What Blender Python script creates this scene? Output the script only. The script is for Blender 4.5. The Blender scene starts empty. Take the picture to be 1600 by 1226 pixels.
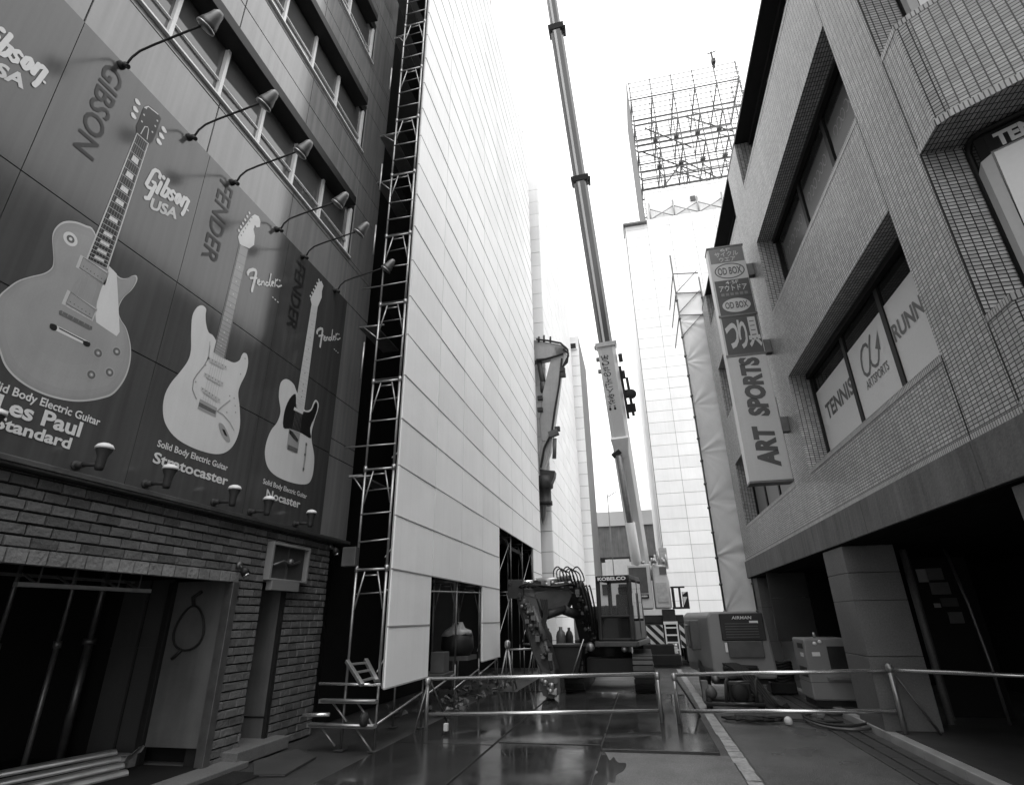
import bpy, bmesh, math, random
from mathutils import Vector, Matrix
R = math.radians
rnd = random.Random(7)
SC = bpy.context.scene
COL = SC.collection

# ---------------------------------------------------------------- camera, sky, sun, exposure
FPX = 0.0
P0 = (800.0, 613.0); V1 = (1005.0, 963.0); V2 = (765.0, -1421.0)
FPX = math.sqrt(-((V1[0]-P0[0])*(V2[0]-P0[0]) + (V1[1]-P0[1])*(V2[1]-P0[1])))
def _cv(p): return Vector((p[0]-P0[0], -(p[1]-P0[1]), -FPX))
dY = _cv(V1).normalized(); dZ = _cv(V2); dZ -= dZ.dot(dY)*dY; dZ.normalize(); dX = dY.cross(dZ)
ROT = Matrix((dX, dY, dZ))
EYE = Vector((0, 0, 1.7))
cam = bpy.data.cameras.new('camera'); camo = bpy.data.objects.new('camera', cam); COL.objects.link(camo)
camo.matrix_world = Matrix.Translation(EYE) @ ROT.to_4x4()
cam.sensor_width = 36; cam.sensor_fit = 'HORIZONTAL'; cam.lens = FPX/1600*36; cam.clip_end = 600; cam.clip_start = 0.05
SC.camera = camo
W = bpy.data.worlds.new('World'); SC.world = W; W.use_nodes = True
wn = W.node_tree.nodes; wl = W.node_tree.links
bg = wn['Background']; sky = wn.new('ShaderNodeTexSky'); sky.sky_type = 'NISHITA'; sky.sun_disc = False
SUN_EL, SUN_AZ = R(62), R(150)
sky.sun_elevation = SUN_EL; sky.sun_rotation = SUN_AZ; sky.air_density = 1.0; sky.dust_density = 1.0; sky.ozone_density = 1.0
bw = wn.new('ShaderNodeRGBToBW'); wl.new(sky.outputs[0], bw.inputs[0])
# an even overcast: the sky texture veiled by a cloud layer that is brighter overhead (as overcast skies are)
wtc = wn.new('ShaderNodeTexCoord'); wsx = wn.new('ShaderNodeSeparateXYZ'); wl.new(wtc.outputs['Generated'], wsx.inputs[0])
wmr = wn.new('ShaderNodeMapRange'); wmr.inputs[1].default_value = 0; wmr.inputs[2].default_value = 1; wmr.inputs[3].default_value = 6.0; wmr.inputs[4].default_value = 11.0
wl.new(wsx.outputs[2], wmr.inputs[0])
wmx = wn.new('ShaderNodeMix'); wmx.data_type = 'FLOAT'; wmx.inputs[0].default_value = .85
wl.new(bw.outputs[0], wmx.inputs[2]); wl.new(wmr.outputs[0], wmx.inputs[3]); wl.new(wmx.outputs[0], bg.inputs[0]); bg.inputs[1].default_value = 0.15
sun = bpy.data.lights.new('sun', 'SUN'); suno = bpy.data.objects.new('sun', sun); COL.objects.link(suno)
sun.energy = 0.5; sun.angle = R(25); sun.color = (1, 1, 1)
sd = Vector((math.sin(SUN_AZ)*math.cos(SUN_EL), math.cos(SUN_AZ)*math.cos(SUN_EL), math.sin(SUN_EL)))
suno.rotation_euler = (-sd).to_track_quat('-Z', 'Y').to_euler(); suno.location = (0, 0, 60)
SC.view_settings.view_transform = 'Standard'; SC.view_settings.look = 'None'; SC.view_settings.gamma = 1
SC.view_settings.exposure = 0.78
SC.cycles.max_bounces = 8; SC.cycles.diffuse_bounces = 4

def on(px, py, ax, val):                      # measured photo point -> point on the plane axis=val
    r = ROT @ _cv((px, py)); t = (val-EYE[ax])/r[ax]
    return EYE + t*r

# ---------------------------------------------------------------- materials (all grey)
def mat(name, v, rough=.6, metal=0, var=.15, sc=3.0, streak=0., bump=0., bsc=40., spec=.5, island=0., rvar=0., fine=.06, grain=0., gsc=70.):
    m = bpy.data.materials.new(name); m.use_nodes = True
    N = m.node_tree.nodes; L = m.node_tree.links; b = N['Principled BSDF']
    b.inputs['Roughness'].default_value = rough; b.inputs['Metallic'].default_value = metal
    b.inputs['Specular IOR Level'].default_value = spec
    tc = N.new('ShaderNodeTexCoord')
    def noise(scale, mscale=None, detail=5):
        n = N.new('ShaderNodeTexNoise'); n.inputs['Scale'].default_value = scale; n.inputs['Detail'].default_value = detail
        if mscale:
            mp = N.new('ShaderNodeMapping'); mp.inputs['Scale'].default_value = mscale
            L.new(tc.outputs['Object'], mp.inputs['Vector']); L.new(mp.outputs[0], n.inputs['Vector'])
        else: L.new(tc.outputs['Object'], n.inputs['Vector'])
        return n.outputs['Fac']
    def math_(op, a, bb):
        n = N.new('ShaderNodeMath'); n.operation = op
        for i, x in enumerate((a, bb)):
            if isinstance(x, (int, float)): n.inputs[i].default_value = x
            else: L.new(x, n.inputs[i])
        return n.outputs[0]
    f = math_('ADD', math_('MULTIPLY', math_('SUBTRACT', noise(sc), .5), 2.6*var), 1.0)
    if fine: f = math_('ADD', f, math_('MULTIPLY', math_('SUBTRACT', noise(sc*25), .5), 2*fine))
    if grain: f = math_('ADD', f, math_('MULTIPLY', math_('SUBTRACT', noise(gsc, None, 3), .5), 4*grain))
    if streak: f = math_('ADD', f, math_('MULTIPLY', math_('SUBTRACT', noise(1.0, (9, 9, .35), 6), .5), 2.6*streak))
    if island:
        g = N.new('ShaderNodeNewGeometry')
        f = math_('ADD', f, math_('MULTIPLY', math_('SUBTRACT', g.outputs['Random Per Island'], .5), 2*island))
    val = math_('MULTIPLY', f, v)
    cc = N.new('ShaderNodeCombineColor')
    for i in range(3): L.new(val, cc.inputs[i])
    L.new(cc.outputs[0], b.inputs['Base Color'])
    if rvar:
        L.new(math_('ADD', math_('MULTIPLY', math_('SUBTRACT', noise(sc*.7), .5), 2*rvar), rough), b.inputs['Roughness'])
    if bump:
        bp = N.new('ShaderNodeBump'); bp.inputs['Strength'].default_value = bump; bp.inputs['Distance'].default_value = .02
        L.new(noise(bsc), bp.inputs['Height']); L.new(bp.outputs[0], b.inputs['Normal'])
    return m

def tile_mat(name, v, w=.1, h=.048, mort=.05, rough=.35, joint=.006, var=.12):
    m = bpy.data.materials.new(name); m.use_nodes = True
    N = m.node_tree.nodes; L = m.node_tree.links; b = N['Principled BSDF']
    uv = N.new('ShaderNodeUVMap'); br = N.new('ShaderNodeTexBrick')
    br.offset = 0; br.squash = 1; br.inputs['Scale'].default_value = 1
    br.inputs['Brick Width'].default_value = w; br.inputs['Row Height'].default_value = h
    br.inputs['Mortar Size'].default_value = joint; br.inputs['Mortar Smooth'].default_value = .3; br.inputs['Bias'].default_value = 0
    br.inputs['Color1'].default_value = (v*(1-var),)*3+(1,); br.inputs['Color2'].default_value = (v*(1+var),)*3+(1,)
    br.inputs['Mortar'].default_value = (mort,)*3+(1,)
    L.new(uv.outputs[0], br.inputs['Vector'])
    tc = N.new('ShaderNodeTexCoord'); n = N.new('ShaderNodeTexNoise'); n.inputs['Scale'].default_value = .9; n.inputs['Detail'].default_value = 7
    L.new(tc.outputs['Object'], n.inputs['Vector'])
    mr = N.new('ShaderNodeMapRange'); mr.inputs[1].default_value = .3; mr.inputs[2].default_value = .7; mr.inputs[3].default_value = .72; mr.inputs[4].default_value = 1.16
    mp = N.new('ShaderNodeMapping'); mp.inputs['Scale'].default_value = (5, 5, .3); ns = N.new('ShaderNodeTexNoise'); ns.inputs['Scale'].default_value = 1; ns.inputs['Detail'].default_value = 6
    L.new(tc.outputs['Object'], mp.inputs['Vector']); L.new(mp.outputs[0], ns.inputs['Vector'])
    av = N.new('ShaderNodeMath'); av.operation = 'MULTIPLY_ADD'; av.inputs[1].default_value = .5; hv = N.new('ShaderNodeMath'); hv.operation = 'MULTIPLY'; hv.inputs[1].default_value = .5
    L.new(ns.outputs['Fac'], hv.inputs[0]); L.new(n.outputs['Fac'], av.inputs[0]); L.new(hv.outputs[0], av.inputs[2]); L.new(av.outputs[0], mr.inputs[0])
    mx = N.new('ShaderNodeMix'); mx.data_type = 'RGBA'; mx.blend_type = 'MULTIPLY'; mx.inputs[0].default_value = 1
    cc = N.new('ShaderNodeCombineColor')
    for i in range(3): L.new(mr.outputs[0], cc.inputs[i])
    L.new(br.outputs['Color'], mx.inputs[6]); L.new(cc.outputs[0], mx.inputs[7]); L.new(mx.outputs[2], b.inputs['Base Color'])
    b.inputs['Roughness'].default_value = rough
    bp = N.new('ShaderNodeBump'); bp.inputs['Strength'].default_value = .5; bp.inputs['Distance'].default_value = .004; bp.invert = True
    L.new(br.outputs['Fac'], bp.inputs['Height'])
    n2 = N.new('ShaderNodeTexNoise'); n2.inputs['Scale'].default_value = 14; L.new(tc.outputs['Object'], n2.inputs['Vector'])
    bp2 = N.new('ShaderNodeBump'); bp2.inputs['Strength'].default_value = .15; bp2.inputs['Distance'].default_value = .01
    L.new(n2.outputs['Fac'], bp2.inputs['Height']); L.new(bp.outputs[0], bp2.inputs['Normal']); L.new(bp2.outputs[0], b.inputs['Normal'])
    return m

M = {}
M['tile'] = tile_mat('tile', .45, w=.082, h=.042, mort=.02, joint=.0068, var=.2)
M['tile_soldier'] = tile_mat('tile_soldier', .46, w=.038, h=.1)
M['concrete'] = mat('concrete', .135, .75, var=.35, sc=1.3, streak=.4, bump=.3, bsc=25, fine=.15, grain=.12, gsc=40)
M['stone'] = mat('stone', .11, .6, var=.2, sc=2, bump=.3, bsc=50, fine=.25, grain=.2, gsc=45)
M['dark_wall'] = mat('dark_wall', .045, .65, var=.25, sc=1.5, spec=.2, streak=.1)
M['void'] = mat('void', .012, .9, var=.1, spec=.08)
M['brick'] = mat('brick', .1, .8, var=.25, sc=6, bump=.9, bsc=22, island=.3, fine=.25)
M['brick_lt'] = mat('brick_lt', .17, .8, var=.25, sc=6, bump=.9, bsc=22, island=.22, fine=.25)
M['mortar'] = mat('mortar', .018, .9, spec=.1)
M['clad'] = mat('clad', .2, .16, var=.14, sc=.8, streak=.3, rvar=.1, spec=.7)
M['bill'] = mat('bill', .06, .16, var=.14, sc=.7, streak=.34, rvar=.1, spec=.6)
M['print_dark'] = mat('print_dark', .016, .3, spec=.3)
M['print_white'] = mat('print_white', .62, .2, var=.08, sc=2, streak=.06)
M['print_grey'] = mat('print_grey', .33, .2, var=.15, sc=4)
M['print_body'] = mat('print_body', .3, .2, var=.16, sc=2.2, streak=.12)
M['print_edge'] = mat('print_edge', .5, .2)
M['print_mid'] = mat('print_mid', .13, .2, var=.3, sc=20)
for i_, v_ in enumerate((.275, .29, .305, .3, .29)): M['burst%d' % i_] = mat('burst%d' % i_, v_, .22, var=.12, sc=2.2, streak=.12)
M['glass'] = mat('glass', .10, .04, var=.25, sc=1.2, spec=.7, rvar=.02)
M['glass_dk'] = mat('glass_dk', .02, .06, var=.3, sc=1.5, spec=.45)
M['alu'] = mat('alu', .55, .35, .6, var=.1)
M['white_frame'] = mat('white_frame', .75, .4, var=.08)
M['black'] = mat('black', .014, .5, var=.25, sc=5, spec=.25)
M['black_metal'] = mat('black_metal', .03, .6, 0, var=.3, sc=6, bump=.15, spec=.25)
M['sheet'] = mat('sheet', .8, .6, var=.06, sc=.8, streak=.05, island=.05, fine=.015, bump=.6, bsc=1.8)
M['sheet_seam'] = mat('sheet_seam', .33, .7)
M['sheet_far'] = mat('sheet_far', .78, .7, var=.03, sc=.5, fine=.01)
M['galv'] = mat('galv', 0.34, .38, .75, var=.3, sc=9, fine=.15)
M['galv_dk'] = mat('galv_dk', 0.13, .45, .7, var=.35, sc=7, fine=.15)
M['rail'] = mat('rail', 0.7, .25, .85, var=.2, sc=8, fine=.1)
M['asphalt'] = mat('asphalt', .042, .4, var=.5, sc=.8, bump=.8, bsc=90, fine=.3, rvar=.4, grain=.3)
M['asphalt_lt'] = mat('asphalt_lt', .14, .5, var=.5, sc=1.7, bump=.9, bsc=85, fine=.4, rvar=.35, grain=.4, gsc=55)
M['asphalt_dk'] = mat('asphalt_dk', .08, .4, var=.6, sc=1.0, bump=.9, bsc=85, fine=.4, rvar=.42, grain=.4, gsc=55)
M['plate'] = mat('plate', .05, .13, .4, var=.55, sc=1.2, fine=.35, rvar=.28, bump=.035, bsc=5, streak=.1, grain=.12, gsc=30)
M['plate_edge'] = mat('plate_edge', .02, .6)
M['paint'] = mat('paint', .27, .6, var=.55, sc=4, fine=.4, grain=.3, gsc=25)
M['pave'] = mat('pave', 0.05, .4, var=.25, sc=1.5, rvar=.2, bump=.2)
M['kerb'] = mat('kerb', .3, .5, var=.3, sc=3)
M['mach_dk'] = mat('mach_dk', .024, .5, var=.55, sc=3.5, fine=.35, rvar=.15, spec=.3, bump=.2, bsc=18)
M['mach_md'] = mat('mach_md', .07, .45, var=.4, sc=3, fine=.2, spec=.35, bump=.1, bsc=12)
M['mach_lt'] = mat('mach_lt', .42, .38, var=.15, sc=2)
M['crane_lt'] = mat('crane_lt', .5, .3, var=.08, sc=1)
M['crane_dk'] = mat('crane_dk', .1, .16, .55, var=.12, sc=1, spec=.8)
M['comp'] = mat('comp', 0.2, .42, var=.1, sc=1.5)
M['white'] = mat('white', .6, .5, var=.12, sc=4)
M['chrome'] = mat('chrome', .8, .12, 1.0, var=.05)
M['frame_thin'] = mat('frame_thin', .16, .6, .1, var=.2, sc=2)
M['channel'] = mat('channel', .5, .3, .8, var=.25, sc=5, fine=.1)
M['sign_mid'] = mat('sign_mid', .27, .3, var=.1)
M['wet'] = mat('wet', .05, .1, var=.3, sc=3, rvar=.05, fine=.2)
M['arm_grey'] = mat('arm_grey', .25, .45, var=.25, sc=1.5, fine=.15, streak=.1)
M['rubber'] = mat('rubber', .018, .6, var=.2, spec=.2)
M['poster'] = mat('poster', .7, .3, var=.05, sc=1)
M['poster_txt'] = mat('poster_txt', .1, .4)
M['sign_lt'] = mat('sign_lt', .5, .3, var=.06, sc=1, streak=.05)
M['sign_dk'] = mat('sign_dk', .075, .3, var=.06, sc=1)
M['sign_md'] = mat('sign_md', .17, .3, var=.06, sc=1)
M['tarp'] = mat('tarp', .74, .5, var=.12, sc=1.2)
M['grey_wall'] = mat('grey_wall', .2, .7, var=.15, sc=.5, streak=.1)
M['pale_wall'] = mat('pale_wall', .5, .7, var=.1, sc=.5)
M['panel_in'] = mat('panel_in', .09, .55, var=.4, sc=1.8, streak=.22, fine=.1, spec=.3)
M['plastic'] = mat('plastic', 0.25, .3, var=.2, sc=8, bump=.6, bsc=15)
M['wood'] = mat('wood', 0.15, .7, var=.3, sc=4, streak=.2)
M['rubble'] = mat('rubble', .1, .85, var=.4, sc=6, bump=.6, island=.4)
M['dsheet'] = mat('dsheet', .09, .6, var=.1)

# ---------------------------------------------------------------- builders
OFF = {}
def woff(o): return OFF.get(o.name, Vector((0, 0, 0))) if o else Vector((0, 0, 0))
def thing(name, label, cat, loc=(0, 0, 0), group=None, kind=None):
    o = bpy.data.objects.new(name, None); COL.objects.link(o); o.empty_display_size = .2
    o.location = loc; OFF[o.name] = Vector(loc)
    tag(o, label, cat, group, kind); return o
def tag(o, label=None, cat=None, group=None, kind=None):
    if label: o['label'] = label
    if cat: o['category'] = cat
    if group: o['group'] = group
    if kind: o['kind'] = kind
    return o
def dup(root, loc, label=None, group=None):
    r = root.copy(); COL.objects.link(r); r.location = loc
    OFF[r.name] = Vector(loc)
    if label: r['label'] = label
    if group: r['group'] = group
    for ch in list(root.children):
        c = ch.copy(); COL.objects.link(c); c.parent = r
        for g in list(ch.children):
            d = g.copy(); COL.objects.link(d); d.parent = c
    return r

class MB:
    def __init__(s): s.v = []; s.f = []; s.mi = []; s.sm = []; s.m = 0
    def add(s, vs, fs, smooth=False):
        k = len(s.v); s.v += [Vector(p) for p in vs]
        for f in fs: s.f.append([k+i for i in f]); s.mi.append(s.m); s.sm.append(smooth)
        return s
    def poly(s, pts): return s.add(pts, [list(range(len(pts)))])
    def box(s, x0, x1, y0, y1, z0, z1):
        return s.add([(x0,y0,z0),(x1,y0,z0),(x1,y1,z0),(x0,y1,z0),(x0,y0,z1),(x1,y0,z1),(x1,y1,z1),(x0,y1,z1)],
                     [(3,2,1,0),(4,5,6,7),(0,1,5,4),(1,2,6,5),(2,3,7,6),(3,0,4,7)])
    def bar(s, a, b, w, h, up=(0,0,1), w2=None, h2=None):   # oriented beam a->b, tapering to w2,h2
        a = Vector(a); b = Vector(b); d = (b-a).normalized(); u = Vector(up)
        sx = d.cross(u)
        if sx.length < 1e-4: sx = d.cross(Vector((1, 0, 0)))
        sx.normalize(); u = sx.cross(d); w2 = w if w2 is None else w2; h2 = h if h2 is None else h2
        vs = []
        for p, ww, hh in ((a, w, h), (b, w2, h2)):
            for i, j in ((-1,-1),(1,-1),(1,1),(-1,1)): vs.append(p+sx*(i*ww/2)+u*(j*hh/2))
        return s.add(vs, [(3,2,1,0),(4,5,6,7),(0,1,5,4),(1,2,6,5),(2,3,7,6),(3,0,4,7)])
    def tube(s, pts, r, n=10, cap=True, r2=None):
        pts = [Vector(p) for p in pts]; k0 = len(s.v); m = len(pts)
        prev = None; vs = []; fs = []
        for i, p in enumerate(pts):
            d = (pts[min(i+1, m-1)]-pts[max(i-1, 0)]).normalized()
            if prev is None:
                a = d.cross(Vector((0, 0, 1)));
                if a.length < .05: a = d.cross(Vector((1, 0, 0)))
            else: a = prev - d*prev.dot(d)
            a.normalize(); prev = a; b = d.cross(a)
            rr = r if r2 is None else r+(r2-r)*i/(m-1)
            for j in range(n):
                t = 2*math.pi*j/n; vs.append(p+a*(rr*math.cos(t))+b*(rr*math.sin(t)))
        for i in range(m-1):
            for j in range(n): fs.append((i*n+j, i*n+(j+1) % n, (i+1)*n+(j+1) % n, (i+1)*n+j))
        s.add(vs, fs, True)
        if cap:
            s.f.append([k0+j for j in range(n)][::-1]); s.mi.append(s.m); s.sm.append(False)
            s.f.append([k0+(m-1)*n+j for j in range(n)]); s.mi.append(s.m); s.sm.append(False)
        return s
    def lathe(s, c, axis, prof, n=16):                      # prof: (distance along axis, radius)
        c = Vector(c); d = Vector(axis).normalized(); a = d.cross(Vector((0, 0, 1)))
        if a.length < .05: a = d.cross(Vector((1, 0, 0)))
        a.normalize(); b = d.cross(a); vs = []; fs = []
        for t, r in prof:
            for j in range(n):
                q = 2*math.pi*j/n; vs.append(c+d*t+a*(r*math.cos(q))+b*(r*math.sin(q)))
        for i in range(len(prof)-1):
            for j in range(n): fs.append((i*n+j, i*n+(j+1) % n, (i+1)*n+(j+1) % n, (i+1)*n+j))
        fs2 = fs+[tuple(range(n))[::-1], tuple((len(prof)-1)*n+j for j in range(n))]
        return s.add(vs, fs2, True)
    def extrude(s, pts, vec):                               # closed outline -> solid
        n = len(pts); v = Vector(vec); P = [Vector(p) for p in pts]
        fs = [tuple(range(n))[::-1], tuple(range(n, 2*n))]+[(i, (i+1) % n, n+(i+1) % n, n+i) for i in range(n)]
        return s.add(P+[p+v for p in P], fs)
    def build(s, name, mats, parent=None, bevel=0, kind=None, flip=True):
        off = woff(parent); me = bpy.data.meshes.new(name)
        me.from_pydata([v-off for v in s.v], [], s.f); me.update()
        if not isinstance(mats, (list, tuple)): mats = [mats]
        for m in mats: me.materials.append(M[m] if isinstance(m, str) else m)
        bm = bmesh.new(); bm.from_mesh(me)
        for f, mi, sm in zip(bm.faces, s.mi, s.sm): f.material_index = mi; f.smooth = sm
        if flip: bmesh.ops.recalc_face_normals(bm, faces=bm.faces)
        uv = bm.loops.layers.uv.new('UVMap')
        for f in bm.faces:
            n = f.normal
            if abs(n.z) > .7:
                for l in f.loops: l[uv].uv = (l.vert.co.y+off.y, l.vert.co.x+off.x)
            else:
                t = Vector((-n.y, n.x, 0)); t.normalize()
                for l in f.loops: p = l.vert.co+off; l[uv].uv = (p.dot(t), p.z)
        bm.to_mesh(me); bm.free()
        o = bpy.data.objects.new(name, me); COL.objects.link(o)
        if parent: o.parent = parent
        OFF[o.name] = off
        if bevel:
            b = o.modifiers.new('bevel', 'BEVEL'); b.width = bevel; b.segments = 2; b.limit_method = 'ANGLE'; b.angle_limit = R(40)
        if kind: o['kind'] = kind
        return o

def smooth_pts(pts, n=4):
    out = []; k = len(pts)
    for i in range(k):
        p0, p1, p2, p3 = pts[i-1], pts[i], pts[(i+1) % k], pts[(i+2) % k]
        for j in range(n):
            t = j/n
            out.append(tuple(.5*((2*p1[a])+(-p0[a]+p2[a])*t+(2*p0[a]-5*p1[a]+4*p2[a]-p3[a])*t*t+(-p0[a]+3*p1[a]-3*p2[a]+p3[a])*t**3) for a in range(len(p1))))
    return out

_tc = {}
def glyphs(body, bold=0., shear=0.):
    k = (body, bold, shear)
    if k in _tc: return _tc[k]
    c = bpy.data.curves.new('t', 'FONT'); c.body = body; c.offset = bold; c.shear = shear; c.resolution_u = 3
    o = bpy.data.objects.new('t', c); COL.objects.link(o)
    dg = bpy.context.evaluated_depsgraph_get(); dg.update()
    me = bpy.data.meshes.new_from_object(o.evaluated_get(dg))
    vs = [v.co.copy() for v in me.vertices]; fs = [tuple(p.vertices) for p in me.polygons]
    bpy.data.objects.remove(o); bpy.data.curves.remove(c); bpy.data.meshes.remove(me)
    x0 = min(v.x for v in vs); x1 = max(v.x for v in vs); y0 = min(v.y for v in vs); y1 = max(v.y for v in vs)
    vs = [((v.x-x0)/(x1-x0), (v.y-y0)/(y1-y0)) for v in vs]
    _tc[k] = (vs, fs); return _tc[k]
def text(mb, body, bl, br, tl, bold=0., shear=0.):            # text fitted to the parallelogram bl, br, tl
    vs, fs = glyphs(body, bold, shear); bl = Vector(bl); ex = Vector(br)-bl; ey = Vector(tl)-bl
    return mb.add([bl+ex*u+ey*w for u, w in vs], fs)

# ================================================================ ground
g = MB(); g.add([(-60, -30, -.02), (60, -30, -.02), (60, 300, -.02), (-60, 300, -.02)], [(0, 1, 2, 3)])
g.build('ground', 'asphalt', kind='structure')
g = MB(); g.add([(1.14, 2, -.016), (2.72, 2, -.016), (2.72, 38, -.016), (1.14, 38, -.016)], [(0, 1, 2, 3)])
g.build('road_patch', 'asphalt_dk', kind='structure')
g = MB(); g.add([(-.75, 4, -.0155), (.93, 4, -.0155), (.93, 8.9, -.0155), (-.75, 8.9, -.0155)], [(0, 1, 2, 3)])
g.build('road_patch', 'asphalt_lt', kind='structure')
g = MB(); pts = []
for k in range(36):
    a = 2*math.pi*k/36; r = 1+.25*math.sin(3*a+1)+.18*math.sin(7*a)+.1*rnd.uniform(-1, 1); pts.append((max(-.745, -.62+.17*r*math.cos(a)), 7.9+.85*r*math.sin(a), -.0125))
g.poly(smooth_pts(pts, 3)); g.build('puddle', 'wet', kind='structure')
g = MB()
y = 4.0
while y < 22:                                  # worn broken line
    l = rnd.uniform(.28, .5); a = rnd.uniform(-.012, .012)
    g.add([(.94+a, y, -.011), (1.11+a*.5, y+rnd.uniform(-.02, .02), -.011), (1.11-a, y+l, -.011), (.94+a, y+l, -.011)], [(0, 1, 2, 3)]); y += l+rnd.uniform(.0, .03)
g.build('road_marking', 'paint', kind='structure')
g = MB()
for x0, x1 in ((2.72, 2.86), (2.9, 3.08), (3.12, 3.26)):
    y = 3.0
    while y < 24: g.box(x0, x1, y, y+.59, -.03, .004); y += .6
g.build('gutter', 'pave', bevel=.006, kind='structure')
g = MB(); y = 3.0
while y < 22: g.box(3.28, 3.43, y, y+.995, -.03, .1); y += 1.0
g.build('kerb', 'kerb', bevel=.012, kind='structure')
g = MB(); g.box(3.44, 12, 2, 30, -.03, .098)
g.build('pavement', 'pave', kind='structure')

# steel road plates, each its own
for i, (x0, x1, y0, y1, z, lab) in enumerate((
        (-3.85, -2.33, 4.0, 8.96, .012, 'wet steel road plate at the left by the scaffold foot, nearest the camera'),
        (-2.29, -.76, 4.0, 9.1, .014, 'wet steel road plate nearest the camera, left of the bare asphalt'),
        (-3.85, -2.33, 9.0, 15.1, .012, 'wet steel road plate under the left end of the long pipe barrier'),
        (-2.29, -.78, 9.2, 15.2, .013, 'wet steel road plate lying under the middle of the long pipe barrier'),
        (-.75, .82, 8.9, 14.9, .022, 'thick raised steel plate in front of the gap between the pipe barriers'),
        (-3.3, -1.6, 15.3, 21.4, .012, 'wet steel road plate underneath the tracked excavator on its left side'))):
    g = MB(); g.box(x0, x1, y0, y1, -.03, z)
    tag(g.build('steel_plate', 'plate', bevel=.004), lab, 'road plate', 'steel plates laid over the road')

# ================================================================ left shop building
XP = -5.45; XB = -5.53
shop = thing('shop_building', 'dark panelled shop building with a rough brick ground floor, left of the street', 'building', (-7, 6, 0))
def bricks(mb, y0, y1, z0, z1, x, skip=(), course=.108, ln=.25, out=.03):
    z = z0; r = 0
    while z < z1-.02:
        zz = min(z+course, z1); y = y0-(ln/2 if r % 2 else 0)-rnd.uniform(0, .02)
        while y < y1-.01:
            l = ln*rnd.uniform(.92, 1.06); a = max(y, y0); b = min(y+l, y1)
            if b-a > .025:
                ok = True; segs = [(a, b)]
                for (sy0, sy1, sz0, sz1) in skip:
                    if z+course*.5 > sz0 and z+course*.5 < sz1:
                        ns = []
                        for (p, q) in segs:
                            if q <= sy0 or p >= sy1: ns.append((p, q))
                            else:
                                if p < sy0: ns.append((p, sy0))
                                if q > sy1: ns.append((sy1, q))
                        segs = ns
                for p, q in segs:
                    if q-p < .02: continue
                    o = x+out*rnd.uniform(.55, 1.0); j = .004; mg = .0075
                    A = [(x-.05, p+mg, z+mg), (x-.05, q-mg, z+mg), (x-.05, q-mg, zz-mg), (x-.05, p+mg, zz-mg)]
                    e = .007
                    F = [(o+rnd.uniform(-j, j), p+mg+e+rnd.uniform(0, j), z+mg+e*.7), (o+rnd.uniform(-j, j), q-mg-e, z+mg+e*.7+rnd.uniform(0, j)),
                         (o+rnd.uniform(-j, j), q-mg-e-rnd.uniform(0, j), zz-mg-e*.7), (o+rnd.uniform(-j, j), p+mg+e, zz-mg-e*.7-rnd.uniform(0, j))]
                    F2 = [(x+.004, q_[1], q_[2]) for q_ in A]
                    mb.add(A+F2+F, [(0, 1, 5, 4), (1, 2, 6, 5), (2, 3, 7, 6), (3, 0, 4, 7), (4, 5, 9, 8), (5, 6, 10, 9), (6, 7, 11, 10), (7, 4, 8, 11), (8, 9, 10, 11)])
            y += l
        z += course; r += 1
skip = [(-3, 7.0, 0, 2.38), (7.63, 8.22, 0, 2.3)]
b = MB(); bricks(b, 1.2, 9.42, 0.0, 3.05, XB-.02, skip); b.build('brick_wall', 'brick', shop)
b = MB()
y = 1.2
while y < 7.0:
    b_ = MB(); l = .195
    o = rnd.uniform(-.004, .006)
    b.add([(XB-.06, y+.005, 2.235), (XB-.06, y+l-.005, 2.235), (XB-.06, y+l-.005, 2.375), (XB-.06, y+.005, 2.375),
           (XB+.018+o, y+.009, 2.24), (XB+.018+o, y+l-.01, 2.24), (XB+.018+o, y+l-.01, 2.37), (XB+.018+o, y+.009, 2.37)],
          [(3, 2, 1, 0), (4, 5, 6, 7), (0, 1, 5, 4), (1, 2, 6, 5), (2, 3, 7, 6), (3, 0, 4, 7)]); y += l
b.build('brick_lintel', 'brick_lt', shop)  # paler than the wall bricks: brighter light on the lintel put into the colour
b = MB()                                        # mortar backing with the openings left out
b.box(XB-.3, XB-.03, 1.2, 7.63, 2.26, 3.1); b.box(XB-.3, XB-.032, 7.0, 7.63, 0, 2.26)
b.box(XB-.3, XB-.03, 7.63, 9.41, 2.3, 3.1); b.box(XB-.3, XB-.032, 8.22, 9.41, 0, 2.3)
b.build('wall_core', 'mortar', shop)
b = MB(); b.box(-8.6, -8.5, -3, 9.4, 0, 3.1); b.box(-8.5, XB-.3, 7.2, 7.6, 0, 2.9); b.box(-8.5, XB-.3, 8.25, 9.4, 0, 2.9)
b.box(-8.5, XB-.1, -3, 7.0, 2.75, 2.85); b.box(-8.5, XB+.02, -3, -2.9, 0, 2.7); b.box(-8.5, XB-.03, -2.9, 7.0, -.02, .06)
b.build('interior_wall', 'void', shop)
b = MB()                                        # upper body and roof
b.box(-14, XP-.34, -6, 9.8, 3.12, 22.2); b.box(-14, XP+.05, -6, 9.85, 22.2, 22.5); b.box(-14, -8.6, -6, 9.8, 0, 3.1)
b.build('building_core', 'dark_wall', shop)
b = MB()                                        # narrow doorway with its leaf opened against the far jamb
b.box(XB-1.4, XB-.03, 8.17, 8.215, .16, 2.29)
dr = b.build('door', 'panel_in', shop)
b = MB(); b.box(XB-1.4, XB-.04, 8.16, 8.169, .42, .44); b.box(XB-.05, XB+.005, 8.165, 8.23, .16, 2.28); b.build('door_frame', 'black', dr)
b = MB(); b.box(XB-.5, -5.3, 7.3, 8.45, .0, .16); b.build('door_step', 'stone', shop, bevel=.012)
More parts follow.
